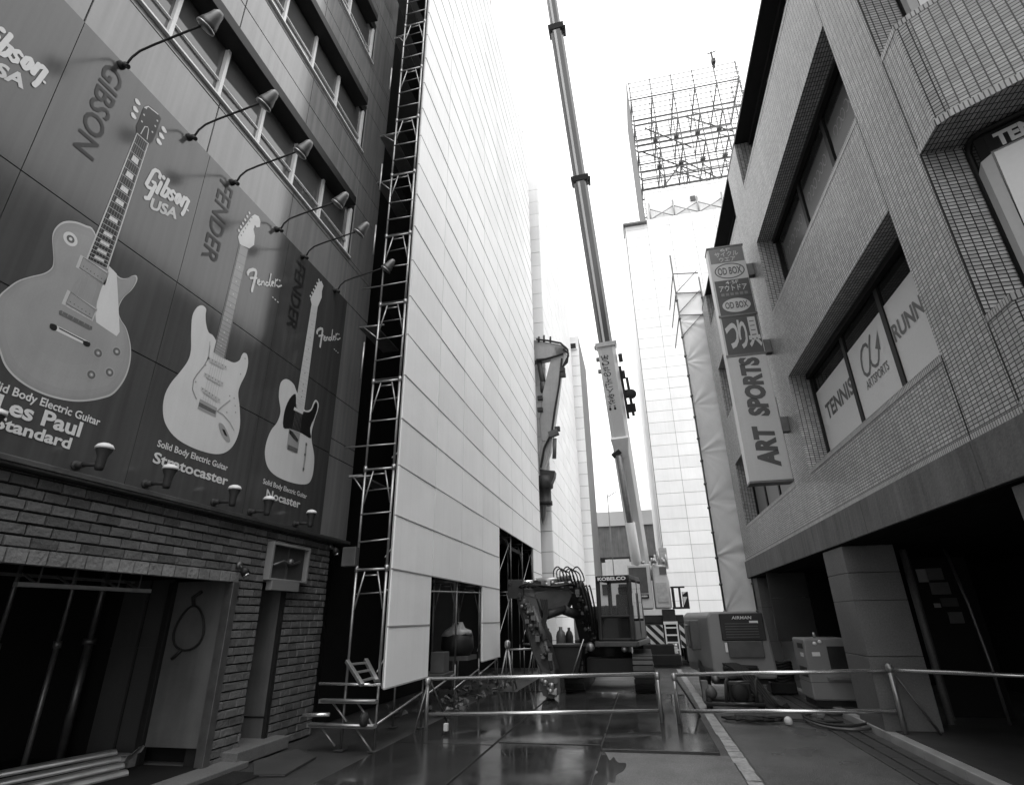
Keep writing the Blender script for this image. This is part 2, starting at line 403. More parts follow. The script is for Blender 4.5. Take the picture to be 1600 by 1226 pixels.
# cladding panels in rows of real panels with open joints
rows = [(7.955, 8.86), (8.875, 8.97)]
for k in range(5):
    z = 8.97+3.03*k
    rows += [(z+1.5, z+2.2), (z+2.215, z+2.92), (z+2.935, z+3.03)]
ys = [-1.2, .8, 2.9, 4.8, 6.72, 8.78]
b = MB()
def clad(b, y0, y1, z0, z1):
    t = rnd.uniform(-.003, .003); x = XP-.02
    b.add([(x-.03, y0, z0), (x-.03, y1, z0), (x-.03, y1, z1), (x-.03, y0, z1), (x+t, y0+.004, z0+.004), (x-t, y1-.004, z0+.004), (x-t*.5, y1-.004, z1-.004), (x+t*.5, y0+.004, z1-.004)],
          [(3, 2, 1, 0), (4, 5, 6, 7), (0, 1, 5, 4), (1, 2, 6, 5), (2, 3, 7, 6), (3, 0, 4, 7)])
for z0, z1 in rows:
    for a, c in zip(ys[:-1], ys[1:]): clad(b, a+.006, c-.006, z0, z1)
    clad(b, 8.79, 9.84, z0, z1)
for k in range(5):
    z = 8.97+3.03*k; clad(b, 8.79, 9.84, z+.01, z+1.49)
for z0, z1 in ((3.13, 4.6), (4.61, 4.93), (4.94, 5.78), (5.79, 7.94)): clad(b, 8.9, 9.84, z0, z1)
b.build('cladding', 'clad', shop)
b = MB(); b.box(XP-.34, XP-.06, -6, 9.83, 3.13, 8.955)
for k in range(5): z = 8.97+3.03*k; b.box(XP-.34, XP-.06, -6, 9.83, z+1.49, z+3.02); b.box(XP-.34, XP-.06, 8.75, 9.83, z-.015, z+1.49)
b.build('cladding_backing', 'black', shop)
b = MB(); b.box(XP-.1, XP+.06, -1.2, 9.88, 3.075, 3.128); b.box(XP-.1, XP+.04, -1.2, 9.84, 3.05, 3.074)
b.build('flashing', 'galv_dk', shop, bevel=.004)
my = [-.9, .05, 1.0, 1.95, 2.9, 3.83, 4.77, 5.69, 6.65, 7.58, 8.7]
for k in range(4):
    z = 8.97+3.03*k
    b = MB(); b.box(XP-.02, XP+.03, -1.2, 8.77, z, z+.035); b.box(XP-.14, XP-.02, -1.2, 8.77, z, z+.02)
    w = b.build('window_band', 'white_frame', shop, bevel=.004)
    for i in range(len(my)-1):
        p = MB(); x = XP-.11; t = rnd.uniform(-.012, .012)
        p.add([(x+t, my[i], z+.02), (x-t, my[i+1], z+.02), (x-t+rnd.uniform(-.005, .005), my[i+1], z+1.48), (x+t, my[i], z+1.48)], [(0, 1, 2, 3)])
        p.build('pane', 'glass', w)
    for yy in my[1:]: f = MB(); f.box(XP-.13, XP-.045, yy-.028, yy+.028, z+.02, z+1.3); f.build('mullion', 'white_frame', w)
    f = MB(); f.box(XP-.115, XP-.07, -.9, 8.67, z+.4, z+.42); f.build('transom', 'white_frame', w)
    f = MB(); f.box(XP-.1, XP+.22, -1.2, 8.4, z+1.09, z+1.3); f.box(XP-.34, XP-.05, -1.2, 8.75, z+1.3, z+1.5)
    f.build('eyebrow', 'black', w, bevel=.008)

# ---------------------------------------------------------------- billboard and its prints (flat prints on flat boards)
bill = thing('billboard', 'long dark printed billboard with three pale electric guitars, above the brick shop front', 'billboard', (XP, 6, 3.13))
b = MB()
for z0, z1 in ((3.135, 4.625), (4.632, 5.775), (5.782, 7.945)):
    for a, c in zip([-1.2, 1.0, 2.9, 4.85, 6.8], [1.0, 2.9, 4.85, 6.8, 8.88]):
        t = rnd.uniform(-.002, .002); x = XP
        b.add([(x-.018, a+.003, z0), (x-.018, c-.003, z0), (x-.018, c-.003, z1), (x-.018, a+.003, z1), (x+t*.3, a+.004, z0+.003), (x-t*.3, c-.004, z0+.003), (x-.001, c-.004, z1-.003), (x-.001, a+.004, z1-.003)],
              [(3, 2, 1, 0), (4, 5, 6, 7), (0, 1, 5, 4), (1, 2, 6, 5), (2, 3, 7, 6), (3, 0, 4, 7)])
b.build('printed_board', 'bill', bill)
def LP(pts, org, s, lay):
    out = []
    for p in pts:
        q = on(org[0]+p[0]/s, org[1]+p[1]/s, 0, XP); out.append(Vector((XP+.002+.0012*lay, q.y, q.z)))
    return out
def fill(mb, mi, pts, org, s, lay, sm=0):
    if sm: pts = smooth_pts(pts, sm)
    mb.m = mi; mb.poly(LP(pts, org, s, lay)); return pts
def stroke3(mb, mi, P, w, closed=False):                     # flat ribbon along 3-D points lying in the board plane
    mb.m = mi; n = len(P); L = []; Rr = []
    for i in range(n):
        a = P[i-1] if (i or closed) else P[i]; c = P[(i+1) % n] if (i < n-1 or closed) else P[i]
        d = (c-a).normalized(); q = Vector((0, -d.z, d.y)); L.append(P[i]+q*w/2); Rr.append(P[i]-q*w/2)
    for i in range(n if closed else n-1):
        j = (i+1) % n; mb.poly([L[i], L[j], Rr[j], Rr[i]])
_rb = [0]
def ribbon(mb, mi, P, w):                                    # ribbon with round joints, every piece a hair above the last
    mb.m = mi
    def up(): _rb[0] = (_rb[0]+1) % 60; return Vector((_rb[0]*.00006, 0, 0))
    for i in range(len(P)-1):
        d = (P[i+1]-P[i]); d.normalize(); q = Vector((0, -d.z, d.y))*w/2; u = up()
        mb.poly([P[i]+q+u, P[i+1]+q+u, P[i+1]-q+u, P[i]-q+u])
    for p in P:
        u = up(); mb.poly([p+u+Vector((0, w/2*math.cos(2*math.pi*j/12), w/2*math.sin(2*math.pi*j/12))) for j in range(12)])
def stroke(mb, mi, pts, w, org, s, lay, closed=False): stroke3(mb, mi, LP(pts, org, s, lay), w, closed)
def disc(mb, mi, c, r, org, s, lay, n=14):
    P = LP([c], org, s, lay)[0]; mb.m = mi; mb.poly([P+Vector((0, r*math.cos(2*math.pi*j/n), r*math.sin(2*math.pi*j/n))) for j in range(n)])
PM = ['print_white', 'print_dark', 'print_grey', 'print_body', 'print_edge', 'print_mid', 'burst0', 'burst1', 'burst2', 'burst3', 'burst4']

# large sunburst guitar
c2 = ((0, 300), 1576/540.); cA = ((0, 380), 865/240.); c4 = ((180, 140), 1073/140.)
gt = MB()
out = [(430,180),(390,152),(340,134),(290,135),(255,160),(238,200),(240,260),(243,310),(235,345),(200,370),(140,385),(80,405),(30,440),(-10,480),(-28,540),(-30,600),(-22,670),(0,740),(20,790),(60,840),(120,885),(190,920),(260,942),(340,955),(410,952),(470,940),(510,925),(545,890),(575,840),(593,780),(597,720),(590,670),(575,620),(550,580),(540,545),(545,515),(565,480),(595,452),(615,425),(626,398),(620,380),(600,383),(580,393),(555,393),(535,380),(515,355),(490,340)]
sm_ = fill(gt, 4, out, *c2, 0, 4)
cx = sum(p[0] for p in sm_)/len(sm_); cy = sum(p[1] for p in sm_)/len(sm_)
for k_, f_ in enumerate((.978, .94, .88, .76, .6)): fill(gt, 6+k_, [(cx+(p[0]-cx)*f_, cy+(p[1]-cy)*f_) for p in sm_], *c2, .8+.12*k_)
body = gt.build('guitar_picture', PM, bill)
gt = MB()
fb = [(392,303),(490,352)]
B0 = Vector((392/c2[1], 300+303/c2[1])); B1 = Vector((490/c2[1], 300+352/c2[1])); T0 = Vector((213, 208)); T1 = Vector((231.5, 226))
px1 = ((0, 0), 1.0)
fill(gt, 4, [B0, T0, T1, B1], *px1, 2)
def lerp(a, c, t): return a+(c-a)*t
gt.m = 1
I0, I1, J0, J1 = lerp(B0, B1, .07), lerp(B0, B1, .93), lerp(T0, T1, .07), lerp(T0, T1, .93)
fill(gt, 1, [I0, J0, J1, I1], *px1, 3)
q0 = on(*((B0+B1)/2), 0, XP); q1 = on(*((T0+T1)/2), 0, XP)
a0 = on(*I0, 0, XP); a1 = on(*I1, 0, XP); t0 = on(*J0, 0, XP); t1 = on(*J1, 0, XP)
sc_ = (t0-a0).length*1.32
fr = [1-(1-2**(-(n)/12.))*(1/ (1-2**(-22/12.))) for n in range(0, 23)]   # 1 at nut .. 0 at the body
for n in range(23):
    stroke3(gt, 4, [a0.lerp(t0, fr[n])+Vector((.008, 0, 0)), a1.lerp(t1, fr[n])+Vector((.008, 0, 0))], .006)
for n in (3, 5, 7, 9, 12, 15, 17, 19, 21):
    f = (fr[n]+fr[n-1])/2; h = abs(fr[n]-fr[n-1])*.33
    A = a0.lerp(t0, f-h); C = a1.lerp(t1, f-h); D = a0.lerp(t0, f+h); E_ = a1.lerp(t1, f+h); X = Vector((.009, 0, 0))
    gt.m = 0; gt.poly([A.lerp(C, .22)+X, A.lerp(C, .78)+X, D.lerp(E_, .75)+X, D.lerp(E_, .25)+X])
for k in range(6):
    u = .08+.84*k/5; X = Vector((.0105, 0, 0)); stroke3(gt, 2, [a0.lerp(a1, u)+X, t0.lerp(t1, u)+X], .0025)
fill(gt, 1, [(255,525),(248,440),(290,350),(330,235),(355,205),(400,190),(440,225),(515,300),(548,350),(520,420),(480,540),(440,630),(395,660)], *c4, 2)
stroke(gt, 0, [(345,220),(395,205),(430,235),(512,300)], .014, *c4, 3)
for c in ((265,150),(240,238),(215,315),(580,480),(550,555),(520,625)):
    e = (1 if c[0] < 400 else 1); fill(gt, 0, [(c[0]-28,c[1]-38),(c[0]+2,c[1]-30),(c[0]+32,c[1]+22),(c[0]+30,c[1]+40),(c[0]+8,c[1]+38),(c[0]-24,c[1]+6)], *c4, 3, 2)
for c in ((365,225),(340,305),(315,385),(500,375),(475,440),(440,510)): disc(gt, 4, c, .013, *c4, 4, 8)
stroke(gt, 4, [(300,535),(350,445),(385,450),(395,480),(375,600)], .011, *c4, 4)
stroke(gt, 0, [(255,525),(395,655)], .016, *c4, 5)
gt.build('guitar_neck_picture', PM, body)
gt = MB()
def strings(nut, end, org, s, lay, w=.0035):
    global gt
    for k in range(6):
        u = .08+.84*k/5; stroke(gt, 2, [lerp(Vector(nut[0]), Vector(nut[1]), u), lerp(Vector(end[0]), Vector(end[1]), u)], w, org, s, lay)
    gt.build('strings', PM, body); gt = MB()
def part(name):
    global gt
    gt.build(name, PM, body); gt = MB()
fill(gt, 0, [(612,128),(655,172),(660,250),(668,400),(672,500),(655,523),(600,487),(540,445),(535,400),(545,330),(570,250),(600,190)], *cA, 2); part('pickguard')
for quad, inn in ((((452,65),(425,135),(590,238),(610,165)), ((466,80),(445,138),(580,228),(600,172))), (((378,262),(345,340),(520,440),(545,370)), ((395,275),(368,338),(515,425),(535,375)))):
    fill(gt, 4, quad, *cA, 2); fill(gt, 3, inn, *cA, 3); stroke(gt, 5, inn, .008, *cA, 4, True)
    a, d = Vector(inn[1]), Vector(inn[2]); e, f = Vector(inn[0]), Vector(inn[3])
    for k in range(6): disc(gt, 5, lerp(lerp(a, e, .3), lerp(d, f, .3), .12+.15*k), .007, *cA, 4, 8)
    part('pickup')
fill(gt, 5, [(330,380),(342,378),(518,470),(516,488),(500,490),(330,402)], *cA, 2); part('bridge')
fill(gt, 0, [(300,455),(500,555),(495,580),(292,482)], *cA, 2); stroke(gt, 1, [(330,478),(470,550)], .012, *cA, 3)
fill(gt, 1, [(282,452),(316,462),(318,486),(300,492),(278,478)], *cA, 3, 2); fill(gt, 1, [(470,548),(505,560),(503,580),(485,582),(466,568)], *cA, 3, 2); part('tailpiece')
for c in ((655,610),(550,618),(512,740),(615,727)): disc(gt, 2, c, .062, *cA, 2); disc(gt, 5, c, .045, *cA, 3); disc(gt, 2, c, .022, *cA, 4); disc(gt, 0, c, .008, *cA, 5); part('knob')
disc(gt, 0, (320,215), .075, *c2, 2, 20); disc(gt, 5, (320,215), .042, *c2, 3); disc(gt, 0, (320,215), .018, *c2, 4); part('switch_ring')
strings((tuple(B0), tuple(B1)), ((330/cA[1], 380+390/cA[1]), (515/cA[1], 380+480/cA[1])), *px1, 6)

# middle white guitar
cS = ((230, 300), 555/190.)
gt = MB()
out = [(305,662),(280,640),(268,600),(266,560),(268,533),(250,517),(225,528),(205,568),(200,640),(199,720),(185,770),(150,820),(110,868),(82,920),(71,980),(77,1040),(102,1090),(142,1130),(200,1163),(260,1185),(310,1195),(350,1190),(385,1165),(410,1120),(423,1060),(421,980),(415,920),(425,880),(449,830),(460,780),(455,742),(440,734),(430,747),(420,768),(395,778),(365,766),(352,755)]
fill(gt, 0, out, *cS, 0, 4); body = gt.build('guitar_picture', PM, bill)
gt = MB()
fill(gt, 2, [(301,730),(420,238),(462,262),(352,762)], *cS, 2)
for n in range(22):
    f = fr[n]; A = lerp(Vector((301,730)), Vector((420,238)), f); C = lerp(Vector((352,762)), Vector((462,262)), f); stroke(gt, 5, [A, C], .006, *cS, 3)
    if n in (3, 5, 7, 9, 12, 15, 17, 19): disc(gt, 0, lerp(lerp(A, C, .5), lerp(Vector((301,730)), Vector((420,238)), (fr[n-1]))+Vector((22,14)), .5), .012, *cS, 4, 8)
stroke(gt, 5, [(304,732),(423,240)], .016, *cS, 3); stroke(gt, 5, [(350,760),(460,262)], .016, *cS, 3)
fill(gt, 0, [(422,240),(413,205),(425,180),(475,112),(490,102),(508,112),(516,135),(513,160),(498,162),(490,150),(484,170),(490,200),(487,242),(465,258)], *cS, 2)
for k in range(6): c = (417+9.6*k, 176-16*k); disc(gt, 0, c, .024, *cS, 3, 8); disc(gt, 5, (c[0]+11, c[1]+22), .014, *cS, 3, 8)
gt.build('guitar_neck_picture', PM, body)
gt = MB()
stroke(gt, 2, smooth_pts([(285,682),(284,700),(278,755),(258,792),(225,832),(210,856),(205,900),(222,944),(224,946),(206,900),(212,857),(227,833),(260,793),(280,756),(286,700)], 1), .01, *cS, 2); part('pickguard')
for a, c in (((278,758),(360,800)), ((262,830),(344,875)), ((248,895),(330,950))):
    fill(gt, 4, [(a[0]-3,a[1]-8),(c[0]+3,c[1]-6),(c[0]+1,c[1]+12),(a[0]-5,a[1]+8)], *cS, 2)
    for k in range(6): disc(gt, 5, lerp(Vector(a), Vector(c), .05+.18*k), .009, *cS, 3, 8)
    stroke(gt, 2, [(a[0]+5,a[1]+18),(c[0]-12,c[1]+10)], .008, *cS, 3); part('pickup')
fill(gt, 2, [(240,943),(318,985),(312,1028),(228,988)], *cS, 2); fill(gt, 5, [(236,958),(312,998),(309,1014),(232,976)], *cS, 3); part('bridge')
stroke(gt, 2, [(318,1000),(345,975),(378,950)], .02, *cS, 3); part('tremolo_arm'); stroke(gt, 2, [(318,1000),(345,1015),(375,1050),(395,1088)], .012, *cS, 3); part('cable')
fill(gt, 2, [(325,1055),(345,1060),(365,1095),(377,1130),(372,1142),(355,1132),(332,1095)], *cS, 2, 3); fill(gt, 1, [(340,1080),(352,1085),(365,1115),(352,1108)], *cS, 3); part('jack_plate')
for c in ((375,930),(395,940),(400,975),(402,1005),(362,1005),(265,790),(220,866),(222,942),(425,830),(445,760)): disc(gt, 2, c, .013, *cS, 3, 8); part('knob')

strings(((422,242),(460,262)), ((245,950),(310,985)), *cS, 6)
# right pale guitar with a black guard
cT = ((380, 380), 480/180.)
gt = MB()
out = [(222,617),(210,587),(186,567),(166,569),(153,590),(148,640),(155,700),(141,745),(115,780),(96,830),(90,880),(101,930),(131,965),(182,990),(235,1003),(270,1000),(286,975),(294,930),(295,880),(286,830),(284,790),(296,740),(312,690),(313,665),(302,652),(292,664),(281,690),(264,696),(252,686)]
fill(gt, 0, out, *cT, 0, 4); body = gt.build('guitar_picture', PM, bill)
gt = MB()
fill(gt, 0, [(218,668),(284,255),(309,266),(253,688)], *cT, 3)
for n in range(1, 22): f = fr[n]; stroke(gt, 4, [lerp(Vector((218,668)), Vector((284,255)), f), lerp(Vector((253,688)), Vector((309,266)), f)], .008, *cT, 4)
for n in (3, 5, 7, 9, 12, 15, 17, 19): disc(gt, 5, lerp(Vector((236,676)), Vector((296,261)), (fr[n]+fr[n-1])/2), .012, *cT, 5, 8)
fill(gt, 0, [(285,258),(279,232),(300,190),(313,160),(325,158),(333,178),(327,200),(326,226),(309,266)], *cT, 3)
for k in range(6): disc(gt, 0, (279+7*k, 221-13.5*k), .026, *cT, 4, 8)
gt.build('guitar_neck_picture', PM, body)
gt = MB()
fill(gt, 1, [(218,628),(192,648),(171,700),(166,766),(195,773),(245,792),(281,812),(278,770),(298,722),(309,682),(304,660),(296,668),(284,695),(264,703),(222,684)], *cT, 2, 3); part('pickguard')
fill(gt, 0, [(212,682),(250,700),(246,712),(209,694)], *cT, 3); part('pickup')
fill(gt, 2, [(190,770),(236,792),(226,870),(180,850)], *cT, 3); fill(gt, 1, [(192,776),(206,786),(228,818),(224,830),(205,812),(190,790)], *cT, 4); fill(gt, 5, [(186,838),(226,856),(224,874),(182,858)], *cT, 4); part('bridge')
stroke(gt, 2, [(262,830),(256,900),(248,950)], .05, *cT, 3)
for c in ((262,838),(256,880),(250,940)): disc(gt, 5, c, .026, *cT, 4)
part('control_plate')
strings(((286,258),(308,266)), ((192,830),(226,850)), *cT, 7)

# lettering on the billboard
def btext(name, body, y0, y1, z0, z1, mi='print_white', bold=.0, rise=0., lay=3, shear=0., slant=0.):
    t = MB(); x = XP+.002+.0012*lay
    text(t, body, (x, y0, z0), (x, y1, z0+rise), (x, y0+slant, z1), bold, shear); return t.build(name, mi, bill)
btext('lettering', 'Solid Body Electric Guitar', 3.25, 4.38, 3.635, 3.745, bold=.02)
btext('lettering', 'Les Paul', 3.40, 4.21, 3.48, 3.64, bold=.03)
btext('lettering', 'Standard', 3.44, 4.15, 3.335, 3.455, bold=.03)
btext('lettering', 'Solid Body Electric Guitar', 5.14, 6.35, 3.635, 3.745, bold=.02)
btext('lettering', 'Stratocaster', 5.13, 6.4, 3.46, 3.595, bold=.025)
btext('lettering', 'Solid Body Electric Guitar', 7.13, 8.32, 3.635, 3.74, bold=.02)
btext('lettering', 'Nocaster', 7.25, 8.16, 3.465, 3.6, bold=.025)
def vtext(body, y0, y1, zt, zb):                             # reads downwards, letter tops to the far side
    t = MB(); x = XP+.006; text(t, body, (x, y0, zt), (x, y0, zb), (x, y1, zt), .012); t.build('lettering', 'print_dark', bill)
vtext('GIBSON', 3.22, 3.46, 7.76, 6.44); vtext('FENDER', 5.11, 5.38, 7.76, 6.38); vtext('FENDER', 7.08, 7.35, 7.72, 6.38)
for dy in (0, -1.94):                                        # heavy rounded logo, rising to the right
    t = MB(); x = XP+.0056; y0 = 4.06+dy
    def lg(pts, w):
        P = [Vector((x, y0+p[0], 6.52+p[1]+p[0]*.33)) for p in pts]; ribbon(t, 0, P, w)
    lg([(.165,.36),(.165,.41),(.135,.44),(.09,.44),(.065,.4),(.03,.17),(.06,.145),(.13,.15),(.145,.22),(.13,.25),(.1,.25)], .046)  # G
    lg([(.13,.15),(.11,.0),(.07,-.02)], .05)
    lg([(.205,.3),(.185,.13)], .05); lg([(.215,.39),(.217,.395)], .055)
    lg([(.285,.4),(.25,.13),(.3,.13),(.325,.18),(.335,.26),(.29,.27)], .046)
    lg([(.42,.25),(.395,.275),(.365,.25),(.375,.21),(.405,.185),(.405,.145),(.375,.125),(.35,.15)], .04)
    lg([(.45,.16),(.465,.25),(.495,.27),(.515,.24),(.505,.16),(.48,.125),(.45,.16)], .046)
    lg([(.55,.125),(.57,.265)], .05); lg([(.57,.24),(.605,.27),(.64,.25),(.615,.05),(.6,.0)], .048)
    lg([(.665,.1),(.667,.1)], .03)
    t.build('logo', PM, bill)
    btext('logo', 'USA', 4.21+dy, 4.6+dy, 6.43, 6.6, 'print_edge', .04, .15)
sc7 = ((370, 400), 7.21)
for dy, dz in ((0, 0), (1.97, .02)):                         # script logo
    t = MB(); q = lambda pts: [v+Vector((0, dy, dz)) for v in LP(pts, *sc7, 3)]
    def fs(pts, w):
        ribbon(t, 0, q(pts), w)
    fs([(120,205),(118,190),(135,165),(180,152),(210,165),(212,190),(203,235),(188,300),(166,393)], .05); fs([(150,248),(220,248)], .035)
    for s_ in ([(228,302),(256,288),(250,266),(233,275),(228,308),(246,328),(264,318)], [(272,324),(278,285)], [(276,300),(297,284),(306,298),(303,328)],
               [(348,300),(328,295),(318,325),(336,338),(358,322),(380,203)], [(372,250),(362,322),(376,340)], [(386,318),(412,300),(404,286),(391,294),(386,326),(404,342)],
               [(424,342),(434,264)], [(434,280),(458,266)], [(446,330),(462,348),(500,332)]): fs(s_, .026)
    for c in ((398,462),(425,488),(455,515)): fs([c, (c[0]+8, c[1]+6)], .02)
    fs([(478,276),(482,278)], .03); t.build('logo', PM, bill)

# ---------------------------------------------------------------- lamps on the billboard
yl = [3.38, 4.46, 5.32, 6.43, 7.2, 8.34]
names = ['above the leftmost dark vertical lettering', 'above the second chunky logo', 'above the middle vertical lettering', "above the middle white guitar's headstock", 'second from the scaffold', 'nearest the scaffold']
def upper_lamp(y):
    t = thing('wall_lamp', '', 'lamp', (XP, y, 7.92))
    b = MB(); b.lathe((XP-.01, y, 7.88), (1, 0, 0), [(0, .05), (.03, .05), (.05, .03), (.09, .026)]); b.tube([(XP+.05, y, 7.88), (XP+.12, y, 7.82)], .03, 8); b.build('bracket', 'black_metal', t)
    b = MB(); b.tube([(XP+.08, y, 7.86), (XP+.13, y, 7.98), (XP+.22, y, 8.06), (XP+.4, y, 8.11), (XP+.8, y, 8.19), (XP+1.12, y, 8.26)], .0135, 8); b.build('arm', 'black_metal', t)
    b = MB(); d = Vector((-.62, 0, -.78)); c = Vector((XP+1.2, y, 8.32))
    b.lathe(c, d, [(-.1, .035), (-.06, .06), (.02, .075), (.1, .1), (.16, .105)], 18); h = b.build('lamp_head', 'galv_dk', t)
    b = MB(); b.lathe(c+d*.16, d, [(-.006, .112), (.014, .112)], 18); b.build('rim', 'galv', h)
    b = MB(); b.lathe(c+d*.175, d, [(0, .1), (.012, .06), (.016, .0)], 18); b.build('lens', 'sign_md', h)
    return t
L0 = upper_lamp(yl[0])
for i, y in enumerate(yl):
    o = L0 if i == 0 else dup(L0, (XP, y, 7.92))
    tag(o, 'black gooseneck wall lamp '+names[i], 'lamp', 'long-armed lamps along the top of the billboard')
ylo = [3.22, 4.26, 5.11, 6.21, 6.95, 8.08]
nm2 = ['in front of the large two-line lettering at the left edge', 'right of the large two-line lettering', "covering part of the middle guitar's long name", "right of the middle guitar's long name", "covering part of the right guitar's short name", 'rightmost, below the right pale guitar']
def low_lamp(y):
    t = thing('wall_lamp', '', 'lamp', (XP, y, 3.2))
    b = MB(); b.tube([(XP-.01, y, 3.2), (XP+.1, y, 3.2)], .032, 10); b.lathe((XP, y, 3.2), (1, 0, 0), [(0, .05), (.02, .05)]); b.tube([(XP+.1, y, 3.2), (XP+.24, y+.03, 3.2)], .022, 8); b.build('bracket', 'black_metal', t)
    b = MB(); b.lathe((XP+.27, y+.03, 3.14), (0, 0, 1), [(0, .034), (.03, .042), (.14, .047), (.2, .072), (.215, .075)], 18); h = b.build('lamp_head', 'black_metal', t)
    b = MB(); b.lathe((XP+.27, y+.03, 3.357), (0, 0, 1), [(0, .084), (.02, .085), (.045, .068), (.06, .038), (.068, 0)], 18); b.build('lens', 'white', h)
    return t
L1 = low_lamp(ylo[0])
for i, y in enumerate(ylo):
    o = L1 if i == 0 else dup(L1, (XP, y, 3.2))
    tag(o, 'short white-domed lamp '+nm2[i], 'lamp', 'short lamps along the bottom of the billboard')

# ================================================================ shuttered ground floor: loose things
t = thing('steel_ladder', 'thin steel ladder hung flat under the brick lintel of the dark opening', 'ladder', (-5.78, 5, 2.1))
b = MB(); b.box(-5.82, -5.76, 4.3, 5.85, 2.06, 2.1); b.build('stringer', 'galv', t); b = MB(); b.box(-6.06, -6.03, 4.3, 5.85, 2.17, 2.2); b.build('stringer', 'galv_dk', t)
for y in (4.5, 4.85, 5.4, 5.68): b = MB(); b.bar((-5.78, y, 2.09), (-6.05, y+.03, 2.2), .02, .02); b.bar((-5.78, y, 2.1), (-5.78, y, 2.3), .012, .012); b.build('rung', 'galv_dk', t)
b = MB(); b.box(-6.42, XB-.04, 6.96, 7.0, .26, 2.26)
tag(b.build('wall_board', 'panel_in', None), 'pale worn board closing the right end of the dark shop opening', 'board')
b = MB(); b.box(XB-.1, XB+.03, 6.94, 7.06, .02, 2.24); tag(b.build('door_post', 'galv_dk', None, bevel=.006), 'dull metal post between the pale board and the brick pier', 'post')
b = MB(); b.box(-6.52, -6.42, 6.9, 7.0, .06, 2.26); tag(b.build('door_post', 'black', None, bevel=.006), 'black post at the left edge of the pale board', 'post')
for i, (x0, x1) in enumerate(((-7.35, -6.95), (-6.9, -6.54))):
    b = MB(); b.box(x0, x1, 7.0, 7.04, .1, 2.3); b.box(x0, x1, 6.985, 7.0, 1.4, 1.42)
    tag(b.build('wall_board', 'dark_wall', None), ('dark grey board, left of two between the black post and the steel prop' if i == 0 else 'dark grey board right beside the black post'), 'board')
t = MB(); pts = []
for k in range(25):
    a = 2*math.pi*k/24; pts.append((-6.07+.23*math.sin(a)*(1-.25*math.cos(a)), 6.93, 1.66+.28*math.cos(a)))
t.tube(pts, .014, 8); t.tube([(-6.07, 6.93, 1.93), (-6.1, 6.92, 2.05), (-5.98, 6.92, 2.12)], .025, 8); t.tube([(-6.12, 6.93, 1.39), (-6.25, 6.92, 1.28)], .02, 8)
tag(t.build('cable', 'rubber'), 'black cable hanging in a loop on the pale board', 'cable')
for i, (x, y, w, lab) in enumerate(((-7.75, 7.0, .055, 'thick pale steel prop standing in front of the dark grey boards'), (-7.0, 5.9, .03, 'thin grey steel prop deep in the dark opening, further left'), (-7.0, 5.2, .03, 'leftmost thin grey steel prop at the photo edge'))):
    b = MB(); b.tube([(x, y, .06), (x, y, 1.5)], w, 12); b.lathe((x, y, .06), (0, 0, 1), [(0, .1), (.015, .1)]); p = b.build('steel_prop', 'galv_dk')
    q = MB(); q.tube([(x, y, 1.5), (x, y, 2.74)], w*.78, 12); q.lathe((x, y, 1.46), (0, 0, 1), [(0, w*1.5), (.08, w*1.5)]); q.build('inner_tube', 'galv_dk', p); tag(p, lab, 'prop')
b = MB(); b.box(-7.4, -5.18, 5.9, 7.4, -.02, .055); tag(b.build('stone_slab', 'stone', None, bevel=.01), 'flat stone slab in front of the pale board, under the metal channels', 'slab')
b = MB(); b.box(-6.95, -6.45, 6.78, 6.92, .06, .2); b.box(-6.95, -6.45, 6.62, 6.76, .06, .19); tag(b.build('brick_block', 'brick_lt', None, bevel=.01), 'dark bricks stacked against the black post beside the channels', 'bricks')
for i, (dx, dz) in enumerate(((0, .22), (.15, .17), (.29, .12), (.43, .065), (.16, .065))):
    e = Vector((-6.62+dx, 6.72-dx*.5, dz+.03)); s_ = Vector((-7.45+dx*1.6, 4.1, dz+.02)); b = MB()
    d = (e-s_).normalized(); sx = d.cross(Vector((0, 0, 1))).normalized(); up = sx.cross(d)
    prof = [(.068*math.cos(math.pi*k/10), .06*math.sin(math.pi*k/10)-.03) for k in range(11)]+[(.06*math.cos(math.pi*(10-k)/10), .052*math.sin(math.pi*(10-k)/10)-.03) for k in range(11)]
    b.extrude([s_+sx*p+up*q for p, q in prof], e-s_)
    lab = ('topmost', 'second from the top', 'third from the top', 'lowest and nearest', 'half hidden underneath')[i]
    tag(b.build('metal_channel', 'channel', None, bevel=.004), 'long pale metal channel lying at the bottom left, '+lab+' of the pile', 'metal channel', 'metal channels piled at the shop opening')
b = MB(); vs = []
for i in range(9):
    for j in range(7):
        u, v = i/8, j/6; vs.append((-6.62+.42*u+rnd.uniform(-.02, .02), 6.62+.12*v+rnd.uniform(-.03, .03), .1+.22*u*u+.1*math.sin(v*3.1)*(1-u)+rnd.uniform(-.02, .02)))
b.add(vs, [(i*7+j, i*7+j+1, i*7+j+8, i*7+j+7) for i in range(8) for j in range(6)], True)
tag(b.build('plastic_sheet', 'plastic'), 'crumpled clear plastic sheet at the ends of the metal channels', 'plastic')
b = MB()
for i in range(26): b.box(-5.5+.03*i, -5.485+.03*i, 6.2, 7.1, -.01, .008)
b.box(-5.52, -4.7, 6.2, 6.22, -.01, .009); b.box(-5.52, -4.7, 7.08, 7.1, -.01, .009)
tag(b.build('drain_grating', 'mach_dk'), 'dark ribbed drain grating in the ground before the brick pier', 'grating', kind='structure')
b = MB(); b.add([(-4.8, 6.98, .012), (-4.42, 7.05, .012), (-4.55, 7.95, .012), (-5.1, 8.35, .012), (-5.25, 7.6, .012)], [(0, 1, 2, 3, 4)]); b.extrude([(-4.8, 6.98, -.01), (-4.42, 7.05, -.01), (-4.55, 7.95, -.01), (-5.1, 8.35, -.01), (-5.25, 7.6, -.01)], (0, 0, .02))
